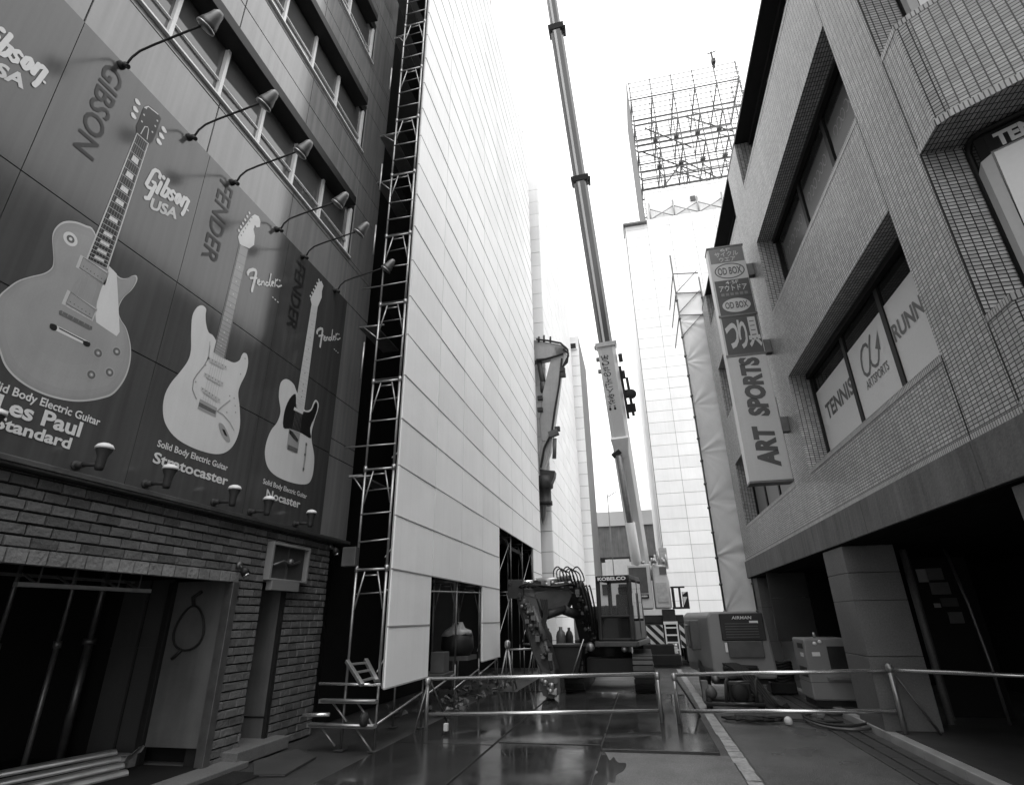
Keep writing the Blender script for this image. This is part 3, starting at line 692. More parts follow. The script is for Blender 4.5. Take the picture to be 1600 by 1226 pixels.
tag(b.build('floor_mat', 'pave'), 'dark flat mat on the ground in front of the door step', 'mat')
# framed box above the door
t = thing('framed_box', 'pale open box frame fixed on the brick wall above the narrow door', 'wall box', (XB, 8.1, 2.3))
b = MB(); b.box(XB, XB+.11, 7.58, 7.63, 2.3, 2.86); b.box(XB, XB+.11, 8.56, 8.61, 2.3, 2.86); b.box(XB, XB+.11, 7.63, 8.56, 2.82, 2.86); b.box(XB, XB+.11, 7.63, 8.56, 2.3, 2.33); b.build('box_frame', 'comp', t, bevel=.005)
b = MB(); b.box(XB+.0, XB+.03, 7.63, 8.56, 2.33, 2.82); bk = b.build('back_panel', 'dark_wall', t)
b = MB(); b.box(XB+.03, XB+.05, 8.08, 8.11, 2.33, 2.82); b.tube([(XB+.06, 7.7, 2.52), (XB+.07, 7.95, 2.6), (XB+.07, 8.15, 2.56), (XB+.06, 8.4, 2.63)], .018, 8); b.lathe((XB+.04, 8.14, 2.6), (1, 0, 0), [(0, .06), (.05, .05), (.07, .02)]); b.build('fittings', 'galv_dk', bk)
b = MB(); b.box(XB+.02, XB+.12, 7.66, 8.38, 2.16, 2.298); b.build('lower_tray', 'sign_md', t, bevel=.004)
for y, z, lab in ((6.98, 2.4, 'small black spotlight at the corner of the lintel, left of the framed box'), (9.36, 2.92, 'small spotlight high at the right end of the brick wall')):
    t = thing('spotlight', lab, 'lamp', (XB, y, z))
    b = MB(); b.lathe((XB+.02, y, z+.06), (1, 0, 0), [(0, .05), (.04, .05)]); b.tube([(XB+.04, y, z+.06), (XB+.12, y, z)], .015, 8); b.build('bracket', 'galv_dk', t)
    b = MB(); b.lathe((XB+.12, y-.03, z+.03), (.5, .15, -.8), [(0, .03), (.05, .055), (.12, .06)]); b.build('lamp_head', 'black', t)
    b = MB(); b.lathe((XB+.185, y-.01, z-.075), (.5, .15, -.8), [(0, .05), (.02, .02), (.025, 0)]); b.build('lens', 'chrome', t)

# ================================================================ left scaffold with white sheeting
XS = -3.85
def seg(x): return x
scf = thing('scaffold', 'tall steel frame scaffold behind the near white sheeting, its open end facing the camera', 'scaffold', (-4.15, 14, 0))
xo, xi = -3.92, -4.44
SY = [8.42+1.81*k for k in range(9)]
zt = [2.5+1.65*k for k in range(15)]
for ky, y in enumerate(SY):
    top = 15 if ky == 0 else (4 if ky < 8 else 4)
    for k in range(-1, top if ky == 0 else 3):
        z1 = zt[k] if k >= 0 else .85; z0 = z1-1.65 if k >= 0 else .02
        if k == -1:
            for x in (xo, xi): b = MB(); b.tube([(x, y, .01), (x, y, z1)], .021, 8); b.box(x-.07, x+.07, y-.07, y+.07, .0, .012); b.build('jack_base', 'galv_dk', scf)
            continue
        b = MB()
        for x in (xo, xi): b.tube([(x, y, z0), (x, y, z1-.02)], .0215, 8)
        b.tube([(xi, y, z1-.03), (xo, y, z1-.03)], .021, 8)
        b.tube([(xi+.02, y, z1-.62), (xi+.15, y, z1-.06)], .014, 6); b.tube([(xo-.02, y, z1-.62), (xo-.15, y, z1-.06)], .014, 6)
        b.tube([(xi+.15, y, z1-.12), (xo-.15, y, z1-.12)], .013, 6)
        for x in (xo, xi): b.lathe((x, y, z1-.06), (0, 0, 1), [(0, .032), (.09, .032)], 10)
        b.build('frame', 'galv' if ky == 0 else 'galv_dk', scf)
for k in range(15):                                # planks and cross rails at the open end
    z = zt[k]
    b = MB(); b.tube([(xi, 8.43, z-.4), (xo, 8.43, z-.38+rnd.uniform(-.02, .02))], .013, 6); b.build('end_rail', 'galv_dk', scf)
    if k > 1: b = MB(); b.box(xi+.03, xo-.03, 8.44, SY[2], z+.0, z+.045); b.build('plank', 'mach_dk', scf)
    for dz in (.55, 1.0):
        b = MB(); l = rnd.choice((0, 0, .42)); b.tube([(xi-l, 8.4, z+dz-.15), (xo+.02, 8.4, z+dz-.15+rnd.uniform(-.02, .04))], .014, 6); b.build('end_rail', 'galv', scf)
for k in (1, 3, 5, 6, 8, 9, 11): 
    b = MB(); z = zt[k]-rnd.uniform(.1, .5); l = rnd.uniform(.25, .42); b.tube([(xi-l, 8.46, z), (xi+.1, 8.46, z)], .017, 6); b.tube([(xi-l+.08, 8.46, z), (xi, 8.46, z-.3)], .012, 6); b.box(xi-l-.04, xi-.1, 8.5, 9.6, z+.02, z+.05); b.build('wall_bracket', 'galv', scf)
for z0 in (5.9, 8.7, 10.4, 13.5): b = MB(); b.tube([(xi-.28, 8.45, z0), (xi-.28, 8.45, z0+.75)], .02, 8); b.build('stub_tube', 'galv', scf)
for ky in range(8):
    for k in range(3):
        if ky in (0, 3, 4, 6): 
            b = MB(); z = zt[k]; b.tube([(xo-.04, SY[ky], z-1.5), (xo-.04, SY[ky+1], z-.2)], .012, 6); b.build('cross_brace', 'galv', scf)
for y0, y1, z in ((8.42, 10.23, .42), (10.23, 12.0, .55), (12.0, 13.85, .5), (13.85, 15.66, .6), (8.42, 15.6, 2.25)):
    b = MB(); b.tube([(xo, y0, z-.1), (xo, y1, z+.12)], .017, 8); b.build('ledger', 'galv', scf)
for z, x0 in ((.31, -4.95), (.62, -4.8)):
    b = MB(); b.box(x0, -3.9, 8.3, 8.42, z-.02, z+.03); b.tube([(x0+.05, 8.28, z+.02), (-3.88, 8.28, z+.02)], .022, 8); b.tube([(x0+.2, 8.36, z-.02), (x0+.45, 8.36, z-.25)], .014, 6); b.tube([(-4.2, 8.36, z-.02), (-3.93, 8.36, z-.3)], .014, 6); b.build('foot_bracket', 'galv', scf)
b = MB(); b.tube([(-5.0, 8.25, .45), (-4.6, 8.3, .46)], .026, 8); b.tube([(-4.85, 8.36, .85), (-3.86, 8.36, .84)], .02, 8); b.build('end_rail', 'rail', scf)
b = MB(); b.bar((-4.4, 8.3, 1.16), (-4.02, 8.1, .86), .06, .05); b.bar((-4.22, 8.55, 1.16), (-3.9, 8.3, .9), .06, .05)
for u in (.15, .5, .85): b.bar((-4.4+.38*u, 8.3-.2*u, 1.16-.3*u), (-4.22+.32*u, 8.55-.25*u, 1.16-.26*u), .05, .03)
b.build('step_plank', 'galv', scf, bevel=.004)
b = MB(); b.lathe((-4.0, 8.2, .42), (1, 0, 0), [(-.03, .09), (.03, .09)]); b.build('caster', 'black_metal', scf)
b = MB(); b.box(-4.66, -4.42, 8.3, 8.44, 2.52, 2.82); tag(b.build('junction_box', 'mach_md', None, bevel=.01), 'grey metal box hung on the inner scaffold post at lintel height', 'box')

def sheet_face(mb, p0, ex, nx, w, z0, h, rows, skip=lambda i, j: False, nrm=(1, 0, 0), gap=.026, hg=.024, tilt=.004):
    """panels nx wide, rows high from p0 along ex; each panel has its own slight tilt"""
    n = Vector(nrm); ex = Vector(ex)
    for i in range(nx):
        for j in range(rows):
            if skip(i, j): continue
            A = Vector(p0)+ex*(i*w+gap/2)+Vector((0, 0, z0+j*h+hg/2)); U = ex*(w-gap); V = Vector((0, 0, h-hg))
            q = [A, A+U, A+U+V, A+V]; dn = [n*rnd.uniform(-tilt, tilt) for _ in q]; o = n*.03
            c = (q[0]+q[2])/2+o+n*rnd.uniform(-.004, .01)
            f = [q[k]+o+dn[k] for k in range(4)]
            mb.add(q+f, [(0, 1, 5, 4), (1, 2, 6, 5), (2, 3, 7, 6), (3, 0, 4, 7), (4, 5, 6, 7)])
sh = thing('white_sheeting', 'tall white panel sheeting on the left scaffold, with two dark openings at its foot', 'sheeting', (XS, 15, .77))
PH = .853; NR = 30
skp = lambda i, j: (i in (1, 2) and j < 2) or (4 <= i <= 6 and j < 4) or (i == 4 and j == 0)
for i in range(8):
    b = MB(); sheet_face(b, (XS-.03, SY[0]+.06+1.81*i, 0), (0, 1, 0), 1, 1.81, .77, PH, NR, lambda a, j: skp(i, j)); b.build('panel_column', 'sheet', sh)
    j0 = 2 if i in (1, 2) else (4 if 4 <= i <= 6 else 0)
    b = MB(); b.box(XS-.05, XS-.035, SY[0]+.07+1.81*i, SY[0]+.05+1.81*(i+1), .78+j0*PH, .77+NR*PH-.01)
    for j in range(j0, NR+1): b.box(XS-.03, XS+.008, SY[0]+.07+1.81*i, SY[0]+.05+1.81*(i+1), .77+j*PH-.008, .77+j*PH+.008)
    b.build('panel_seam', 'sheet_seam', sh)
for y in (10.6, 13.0, 15.2, 17.4, 19.6, 21.2, 22.4):
    z = .77+NR*PH; b = MB(); b.tube([(XS-.1, y, z-.2), (XS-.1, y, z+rnd.uniform(.5, 1.0))], .03, 6); b.tube([(XS-.1, y, z+.4), (XS-.1, y+1.2, z+.42)], .02, 6); b.build('top_post', 'galv', sh)
# dark building behind the sheeting
bb = thing('old_building', 'dark gutted building seen through the openings of the white sheeting', 'building', (-8, 16, 0))
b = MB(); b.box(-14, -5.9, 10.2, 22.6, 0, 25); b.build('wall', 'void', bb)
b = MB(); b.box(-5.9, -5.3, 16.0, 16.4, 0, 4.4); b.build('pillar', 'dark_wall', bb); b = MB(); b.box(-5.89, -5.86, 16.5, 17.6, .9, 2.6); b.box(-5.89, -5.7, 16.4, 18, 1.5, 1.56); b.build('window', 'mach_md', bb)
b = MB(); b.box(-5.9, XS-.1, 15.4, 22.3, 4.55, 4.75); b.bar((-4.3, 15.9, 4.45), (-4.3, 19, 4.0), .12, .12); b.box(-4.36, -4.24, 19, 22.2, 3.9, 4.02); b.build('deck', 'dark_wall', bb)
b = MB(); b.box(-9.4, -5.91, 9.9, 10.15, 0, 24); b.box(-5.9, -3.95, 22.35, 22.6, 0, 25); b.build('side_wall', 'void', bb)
for k in range(70):
    pass
b = MB()
for k in range(160):
    x = rnd.uniform(-5.2, -3.75); y = rnd.uniform(11, 19); r = rnd.uniform(.03, .13); z = rnd.uniform(0, .12)*(1 if x < -4.1 else .3)
    pts = [Vector((x, y, z+r*.4))+Vector((rnd.uniform(-1, 1), rnd.uniform(-1, 1), rnd.uniform(-.6, .6))).normalized()*r for _ in range(6)]
    b.add(pts, [(0, 1, 2), (0, 2, 3), (0, 3, 4), (1, 2, 5), (2, 3, 5), (3, 4, 5), (0, 4, 1), (1, 4, 5)])
tag(b.build('rubble', 'rubble'), 'broken rubble heaped along the foot of the white sheeting', 'rubble', kind='stuff')
b = MB(); b.lathe((-4.25, 13.2, .95), (0, 0, 1), [(0, .3), (.15, .38), (.4, .36), (.5, .2)], 16); o = b.build('rubble_sack', 'black'); tag(o, 'big dark bag with a white top inside the first sheeting opening', 'bag')
b = MB(); b.lathe((-4.25, 13.2, 1.44), (0, 0, 1), [(-.06, .36), (.02, .3), (.1, .16), (.16, .1)], 14); b.v = [v+Vector((rnd.uniform(-.05, .05), rnd.uniform(-.05, .05), rnd.uniform(-.05, .06))) for v in b.v]; b.build('bag_top', 'plastic', o)
b = MB(); b.box(-4.5, -3.9, 12.9, 13.6, .86, .95); tag(b.build('scaffold_shelf', 'galv_dk'), 'grey board the big bag stands on', 'board')
b = MB(); b.box(-4.3, -4.02, 11.6, 11.95, .72, 1.1); tag(b.build('metal_case', 'mach_md', None, bevel=.01), 'grey metal case standing beside the big bag in the opening', 'case')
b = MB(); b.box(-4.5, -3.95, 11.4, 12.2, .66, .715); tag(b.build('scaffold_shelf', 'galv_dk'), 'grey board under the metal case', 'board')
b = MB(); b.box(-5.2, -4.8, 11.6, 12.2, 1.9, 2.15); tag(b.build('wall_lamp_box', 'mach_md', None, bevel=.02), 'pale box fixed high in the first dark opening', 'box')
# pipe trestles
for i, (x, y, lab) in enumerate(((-3.62, 15.6, 'pipe trestle standing at the near corner of the second sheeting opening'), (-3.45, 18.6, 'pipe trestle standing behind the excavator arm, under the second opening'))):
    t = thing('pipe_trestle', lab, 'trestle', (x, y, 0))
    for s_ in (-1, 1): b = MB(); b.tube([(x, y, 1.05), (x+.2*s_, y-.25, .0)], .024, 8); b.tube([(x, y, 1.05), (x+.16*s_, y+.3, .0)], .02, 8); b.build('leg', 'galv', t)
    b = MB(); b.tube([(x, y, .95), (x+(.75 if i == 0 else -.4), y+.2, .95)], .026, 8); b.build('rail', 'galv', t); b = MB(); b.lathe((x, y, .98), (0, 0, 1), [(0, .06), (.05, .08), (.16, .07), (.2, .03)]); b.build('clamp', 'galv', t)

# ---------------------------------------------------------------- white towers further along the left
t2 = thing('sheeted_tower', 'white sheeted tower just beyond the left scaffold, its front behind the breaker arm', 'tower', (-6, 30, 0))
b = MB(); sheet_face(b, (-9.0, 24.06, 0), (1, 0, 0), 3, 1.83, 0, .87, 29, nrm=(0, -1, 0)); b.build('front_panels', 'sheet', t2)
b = MB(); sheet_face(b, (-3.53, 24.03, 0), (0, 1, 0), 8, 1.78, 0, .87, 29); b.build('side_panels', 'sheet', t2)
b = MB(); b.box(-9, -3.55, 24.07, 38.3, 0, 24.9); b.build('core', 'sheet_seam', t2)
t3 = thing('sheeted_tower', 'lower white sheeted tower behind the first one, beside the crane boom', 'tower', (-5, 41, 0))
b = MB(); sheet_face(b, (-6.6, 38.9, 0), (1, 0, 0), 2, 1.85, 0, .87, 26, nrm=(0, -1, 0)); b.build('front_panels', 'sheet', t3)
b = MB(); b.box(-6.6, -2.9, 38.92, 45.5, 0, 22.62); b.build('side_wall', 'grey_wall', t3)
b = MB(); b.box(-3.65, -3.05, 38.75, 38.86, 21.4, 22.0); v = b.build('vent', 'white_frame', t3); b = MB(); b.box(-3.57, -3.13, 38.72, 38.749, 21.48, 21.92); b.build('louvre', 'black', v)

# ================================================================ right: tiled building
XF = 3.3
tb = thing('tiled_building', 'tiled building on the right with deep ribbon windows over a dark arcade', 'building', (6, 9, 0))
SP = [(3.23, 4.17), (6.08, 7.59), (9.38, 11.0)]
piers = [(5.13, 5.95), (10.9, 12.0), (17.8, 18.85)]
b = MB()
for y0, y1 in piers: b.box(XF, XF+.6, y0, y1, 3.23, 12.4)
for z0, z1 in SP:
    b.box(XF, XF+.38, 5.95, 10.9, z0, z1); b.box(XF, XF+.38, 12.0, 17.8, z0, z1)
pc = [Vector((3.30, 5.13)), Vector((3.29, 4.76)), Vector((3.38, 4.66)), Vector((6.9, 2.25))]
pi_ = [Vector((3.70, 5.13)), Vector((3.69, 4.98)), Vector((3.75, 4.92)), Vector((7.13, 2.6))]
for z0, z1 in SP:
    z0 = {3.23: 3.23, 6.08: 6.11, 9.38: 9.4}[z0]
    for k in range(3):
        a, c, d, e = pc[k], pc[k+1], pi_[k+1], pi_[k]
        fs = [(3,2,1,0),(4,5,6,7),(0,1,5,4),(2,3,7,6)]
        b.add([(*a, z0), (*c, z0), (*d, z0), (*e, z0), (*a, z1), (*c, z1), (*d, z1), (*e, z1)], fs)
b.build('tile_wall', 'tile', tb)
b = MB()                                          # upright edge tiles along the sills and soffits
for z0, z1 in SP:
    for y0, y1 in ((5.95, 10.9), (12.0, 17.8)):
        b.box(XF-.006, XF+.385, y0, y1, z1, z1+.012); b.box(XF-.004, XF, y0, y1, z1-.075, z1)
    for k in range(3):
        a, c = pc[k], pc[k+1]; d = (c-a).normalized(); nn = Vector((d.y, -d.x))*.005
        if nn.x > 0 and k == 0: nn = -nn
        for za, zb in ((z1-.075, z1), (z0+.03, z0+.11)):
            b.add([(*(a+nn), za), (*(c+nn), za), (*(c+nn), zb), (*(a+nn), zb)], [(0, 1, 2, 3)])
for y0, y1 in ((5.13, 18.85),): b.box(XF-.004, XF-.001, y0, y1, 3.235, 3.31)
b.build('edge_tile', 'tile_soldier', tb)
b = MB()
b.box(XF-.003, XF+.01, 5.122, 5.14, 3.24, 12.3); b.box(XF-.0055, XF+.01, 5.93, 5.945, 3.24, 4.16)
for z0, z1 in SP[1:]: b.box(XF-.002, XF+.01, 5.945, 5.955, z0, z1)
b.build('expansion_joint', 'black', tb)
b = MB()
ycs = [1.5, 3.6, 5.92, 8.9, 9.55, 13.2, 14.1, 16.6, 18.9]
for a, c in zip(ycs[:-1], ycs[1:]): b.box(XF-.035, XF+.4, a+.005, c-.005, 2.75, 3.228)
b.build('concrete_band', 'concrete', tb, bevel=.006)
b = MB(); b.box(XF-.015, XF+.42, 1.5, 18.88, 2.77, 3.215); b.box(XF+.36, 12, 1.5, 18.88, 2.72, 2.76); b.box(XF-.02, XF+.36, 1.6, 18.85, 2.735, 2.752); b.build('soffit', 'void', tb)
b = MB(); b.box(XF-.0, 12, 4.6, 18.9, 12.3, 12.36); b.box(4.6, 12, 4.9, 18.85, 2.8, 12.3); b.build('roof', 'black', tb)
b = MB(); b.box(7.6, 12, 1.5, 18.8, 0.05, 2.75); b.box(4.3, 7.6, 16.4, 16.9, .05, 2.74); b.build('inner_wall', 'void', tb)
b = MB(); b.box(XF+.05, 5.4, 16.5, 16.56, 1.06, 2.1); b.box(XF+.05, 5.4, 16.52, 16.56, 2.105, 2.74); b.build('shutter', 'dark_wall', tb)
def pillar(x0, x1, y0, y1, zs):
    b = MB()
    for a, c in zip(zs[:-1], zs[1:]): b.box(x0, x1, y0, y1, a+.004, c-.004)
    p = b.build('pillar', 'stone', tb, bevel=.006); b = MB(); b.box(x0+.012, x1-.012, y0+.012, y1-.012, zs[0], zs[-1]); b.build('pillar_core', 'black', p)
pillar(XF+.0, 4.06, 10.2, 11.24, [.098, 1.08, 1.88, 2.3, 2.72]); pillar(XF+.02, 4.1, 4.5, 5.66, [.098, .9, 1.6, 2.32, 2.72]); pillar(XF+.1, 3.75, 18.2, 18.84, [.098, 1.0, 1.9, 2.72])
# windows of the two bays
GX = XF+.42
def pane(w, name, y0, y1, z0, z1, m, x=GX): b = MB(); b.add([(x, y0, z0), (x, y1, z0), (x, y1, z1), (x, y0, z1)], [(0, 1, 2, 3)]); return b.build(name, m, w)
def gp(px, py): q = on(px, py, 0, GX-.004); return q
for fl, (z0, z1) in enumerate(((4.17, 6.08), (7.59, 9.38), (11.0, 12.3))):
    for bay, (y0, y1, ms) in enumerate(((5.95, 10.9, (7.62, 9.12)), (12.0, 17.8, (13.4, 14.9, 16.4)))):
        b = MB(); edges = [y0]+list(ms)+[y1]
        for y in ms: b.box(GX-.025, GX+.03, y-.055, y+.055, z0, z1)
        for y in (y0+.03, y1-.03): b.box(GX-.05, GX+.03, y-.03, y+.03, z0, z1)
        b.box(GX-.05, GX+.03, y0+.06, y1-.06, z0, z0+.05); b.box(GX-.05, GX+.03, y0+.06, y1-.06, z1-.05, z1)
        w = b.build('window', 'black', tb)
        for a, c in zip(edges[:-1], edges[1:]): pane(w, 'pane', a+.05, c-.05, z0+.05, z1-.05, 'glass_dk')
        if bay == 0:
            b = MB(); b.box(GX-.1, GX-.02, y0+.01, y1-.01, z1-.1, z1-.002); b.build('blind_box', 'black', w)
        if fl == 0 and bay == 1:
            for a, c in zip(edges[:-1], edges[1:]): pane(w, 'blind', a+.12, c-.12, z0+.1, z1-.3, 'sign_md', GX-.005)
        if fl == 0 and bay == 0:
            for k, (a, c) in enumerate(((9.17, 10.84), (7.69, 9.06), (6.0, 7.56))):
                pane(w, 'poster', a, c, 4.25, 5.66, 'poster', GX-.004)
            for (body, a, c, za, zb, bo) in (('TENNIS', 10.62, 9.2, 4.66, 5.02, .03), ('ARTSPORTS', 8.9, 7.78, 4.5, 4.66, .01), ('RUNNING', 7.4, 5.65, 4.82, 5.22, .03)):
                pass
            tx = GX-.008
            def line(body, yl, yr, zb, zt, bo):
                b = MB(); text(b, body, (tx, yl, zb), (tx, yr, zb), (tx, yl, zt), bo); b.build('lettering', 'poster_txt', w)
            ql, qr = on(1291, 640, 0, tx), on(1334, 598, 0, tx); qt = on(1287, 633, 0, tx)
            LN = {}
            for nm, bl, br, tl, bo in (('TENNIS', (1294, 655), (1339, 612), (1286, 634), .03), ('ARTSPORTS', (1356, 610), (1390, 576), (1352, 600), .012), ('RUN', (1400, 537), (1432, 500), (1393, 510), .03)):
                a, c, d = on(*bl, 0, tx), on(*br, 0, tx), on(*tl, 0, tx); z = (a.z+c.z)/2; LN[nm] = (a.y, c.y, z, z+max(.14, d.z-a.z)); 
            line('TENNIS', LN['TENNIS'][0], LN['TENNIS'][0]+(LN['TENNIS'][1]-LN['TENNIS'][0])*.95, LN['TENNIS'][2], LN['TENNIS'][3], .03)
            line('ARTSPORTS', LN['ARTSPORTS'][0], LN['ARTSPORTS'][1], LN['ARTSPORTS'][2], LN['ARTSPORTS'][3], .015)
            l = LN['RUN']; line('RUNNING', l[0], l[0]+(l[1]-l[0])*7/3*.96, l[2], l[3], .03)
            b = MB(); cL = ((1310, 480), 7.66)
            def lq(p): q = on(1310+p[0]/7.66, 480+p[1]/7.66, 0, tx); return q
            ribbon(b, 0, [lq(p) for p in ((345,470),(325,445),(295,465),(272,530),(270,620),(285,720),(310,790),(345,815),(372,790),(378,720),(375,600),(368,470),(370,345))], .055)
            ribbon(b, 0, [lq(p) for p in ((385,640),(405,690),(440,705),(472,680),(482,620),(480,500))], .05)
            b.poly([lq((440,495)), lq((505,505)), lq((462,270))]); b.build('logo', 'poster_txt', w)
        if fl == 1 and bay == 0:
            for k, (a, c) in enumerate(((9.2, 10.6), (7.7, 9.0), (6.3, 7.5))):
                p = pane(w, 'poster', a, c, z0+.35, z1-.35, 'sign_dk', GX-.004)
                tx = GX-.008
                b = MB()                             # outlined marks, too faint in the photo to read
                for j in range(6):
                    yy = c-.2-j*(c-a-.4)/5
                    ribbon(b, 0, [Vector((tx, yy+.07*math.cos(q), z0+1.12+.1*math.sin(q))) for q in [2*math.pi*i/10+.3*j for i in range(8+j % 3)]], .02)
                    if j % 2 == k % 2: ribbon(b, 0, [Vector((tx, yy+.1*math.cos(q), z0+.62+.12*math.sin(q))) for q in [2*math.pi*i/10 for i in range(11)]], .025)
                b.build('window_marks', 'sign_mid', p)
                pane(w, 'poster', a, c-.2, z0+.12, z0+.33, 'sign_mid', GX-.004)
# corner window with its curved frame and poster
def cwin(z0, z1, first):
    d = (pi_[3]-pi_[2]).normalized()
    P = [Vector((3.70, 5.13)), Vector((3.69, 4.98)), Vector((3.75, 4.92)), Vector((6.9, 2.76))]
    b = MB()
    for k in range(3):
        a, c = P[k], P[k+1]; b.add([(*a, z0), (*c, z0), (*c, z1), (*a, z1)], [(0, 1, 2, 3)])
    w = b.build('corner_window', 'glass_dk', tb)
    nrm = Vector((d.y, -d.x)); nrm = nrm if nrm.x < 0 else -nrm
    def q(u, z, o=.02): p = P[2]+d*u+nrm*o; return (p.x, p.y, z)
    b = MB(); b.tube([(3.695, 5.10, z0), (3.695, 5.10, z1-.12), (3.69, 5.05, z1-.05), (3.685, 4.98, z1-.03), q(0, z1-.03), q(3.6, z1-.03)], .028, 8); b.build('frame', 'black', w)
    b = MB(); b.add([q(-.02, z0+.02, .006), q(3.6, z0+.02, .006), q(3.6, z1-.3, .006), q(.02, z1-.3, .006)], [(0, 1, 2, 3)]); po = b.build('poster', 'poster', w)
    b = MB(); b.add([(3.685, 5.07, z0+.02), (3.682, 4.985, z0+.02), q(-.02, z0+.02, .0065), q(-.0, z1-.3, .0065), (3.682, 4.985, z1-.33), (3.685, 5.07, z1-.4)], [(0, 1, 4, 5), (1, 2, 3, 4)]); b.build('shaded_facet', 'sign_lt', po)  # turned facet of the poster, its shade set as a darker grey
    if first:
        b = MB(); text(b, 'TENNIS', q(.06, z1-.27, .008), q(.6, z1-.27, .008), q(.06, z1-.1, .008), .05); b.build('lettering', 'sign_lt', w)
cwin(4.2, 6.1, True); cwin(7.59, 9.4, False)
b = MB(); b.box(4.15, 12, -3, 4.2, 3.2, 12.3); b.add([(3.9, 5.0, 3.2), (7.3, 2.7, 3.2), (7.3, 2.7, 12.3), (3.9, 5.0, 12.3)], [(0, 1, 2, 3)]); b.build('core', 'black', tb)
b = MB(); b.box(5.2, 12, 2.9, 18.8, 2.8, 12.2); b.build('core', 'black', tb)

# arcade things
t = thing('notice_board', 'dim wall of small paper notices deep in the arcade, right of the stone pillar', 'notices', (5.1, 11.5, 0))
b = MB(); b.box(4.75, 5.7, 11.6, 11.65, .1, 2.6); b.build('board', 'void', t)
for (x, z, w_, h_, m) in ((4.95, 2.3, .16, .22, 'sign_md'), (5.15, 2.32, .26, .2, 'mach_md'), (5.17, 2.08, .3, .2, 'mach_md'), (5.25, 1.85, .26, .14, 'dark_wall'), (5.05, 1.8, .1, .07, 'sign_md'), (5.28, 1.6, .22, .18, 'mach_md')):
    b = MB(); b.box(x-w_/2, x+w_/2, 11.585, 11.599, z-h_/2, z+h_/2); b.build('notice', m, t)
b = MB(); b.tube([(5.15, 11.0, 2.7), (5.2, 10.9, 1.8), (5.22, 10.85, .9), (5.2, 10.8, .12)], .022, 8); tag(b.build('chain', 'galv_dk'), 'dim chain hanging in front of the paper notices', 'chain')
b = MB(); b.tube([(4.48, 10.95, .1), (4.48, 10.95, 2.7)], .05, 12); tag(b.build('post', 'stone'), 'pale round post just right of the stone pillar', 'post')
b = MB(); b.box(4.6, 4.66, 11.2, 11.26, .1, 2.7); tag(b.build('door_frame', 'dark_wall'), 'dark square post between the pale post and the notices', 'post')

# hanging shop sign
sg = thing('hanging_sign', 'tall projecting shop sign with stacked name panels and upright lettering on the right building', 'sign', (2.73, 11.4, 4.14))
sx0, sx1, sy0, sy1 = 2.33, 3.13, 11.4, 11.72
b = MB(); b.box(sx0, sx1, sy0+.012, sy1, 4.14, 9.72); b.build('sign_case', 'sign_lt', sg, bevel=.01)
for y1_, za, zb in ((sy1+.01, 4.1, 4.139), (sy1+.01, 9.721, 9.76), (sy0+.011, 6.87, 6.92), (sy0+.011, 7.86, 7.91)): b = MB(); b.box(sx0-.009, sx1+.009, sy0-.01, y1_, za, zb); b.build('sign_trim', 'galv_dk', sg)
def spanel(z0, z1, m, name='sign_panel'):
    b = MB(); b.box(sx0+.04, sx1-.02, sy0-.002, sy0+.011, z0, z1); return b.build(name, m, sg)
def st(p, body, x0, x1, z0, z1, m, bo=.01, y=sy0-.007): b = MB(); text(b, body, (x0, y, z0), (x1, y, z0), (x0, y, z1), bo); b.build('lettering', m, p)
def oval(p, cx, cz, rx, rz, m, y, ring=None):
    b = MB(); E_ = [Vector((cx+rx*math.cos(2*math.pi*k/32), y, cz+rz*math.sin(2*math.pi*k/32))) for k in range(32)]
    if ring:
        I_ = [Vector((cx+(rx-ring)*math.cos(2*math.pi*k/32), y, cz+(rz-ring)*math.sin(2*math.pi*k/32))) for k in range(32)]
        for k in range(32): b.poly([E_[k], E_[(k+1) % 32], I_[(k+1) % 32], I_[k]])
    else: b.poly(E_)
    b.build('oval', m, p)
p = spanel(9.3, 9.715, 'sign_md'); st(p, '6F', 2.62, 2.84, 9.61, 9.69, 'sign_lt'); st(p, 'サイクル', 2.48, 3.0, 9.46, 9.6, 'sign_lt', .012); st(p, 'ウエア', 2.56, 2.92, 9.32, 9.45, 'sign_lt', .012)
p = spanel(8.82, 9.295, 'sign_lt'); oval(p, 2.74, 9.06, .33, .21, 'sign_dk', sy0-.005, .025); st(p, 'OD BOX', 2.48, 3.0, 8.96, 9.16, 'sign_dk', .02)
p = spanel(8.36, 8.815, 'sign_dk'); st(p, '4·5F', 2.6, 2.88, 8.7, 8.79, 'sign_lt'); st(p, 'アウトドア', 2.44, 3.04, 8.52, 8.68, 'sign_lt', .015); b = MB(); [b.add([(2.46+.1*k, sy0-.007, 8.4), (2.53+.1*k, sy0-.007, 8.4), (2.53+.1*k, sy0-.007, 8.47), (2.46+.1*k, sy0-.007, 8.47)], [(0, 1, 2, 3)]) for k in range(6)]; b.build('small_print', 'sign_md', p)
p = spanel(7.915, 8.355, 'sign_dk'); oval(p, 2.74, 8.14, .3, .18, 'sign_lt', sy0-.005); st(p, 'OD BOX', 2.5, 2.98, 8.06, 8.23, 'sign_dk', .02, sy0-.009)
p = spanel(6.925, 7.855, 'sign_dk')
y = sy0-.007
b = MB()
for ch, x0, x1, z0, z1 in (('つ', 2.4, 2.66, 7.06, 7.7), ('り', 2.66, 2.84, 7.04, 7.76), ('具', 2.85, 3.1, 7.06, 7.8)): text(b, ch, (x0, y, z0), (x1, y, z0), (x0, y, z1), .03)
b.build('lettering', 'sign_lt', p)
p = spanel(4.145, 6.865, 'sign_lt')
b = MB()
for body, za, zb in (('SPORTS', 5.47, 6.83), ('ART', 4.4, 5.27)): text(b, body, (2.97, y, za), (2.97, y, zb), (2.55, y, za), .06, .12)
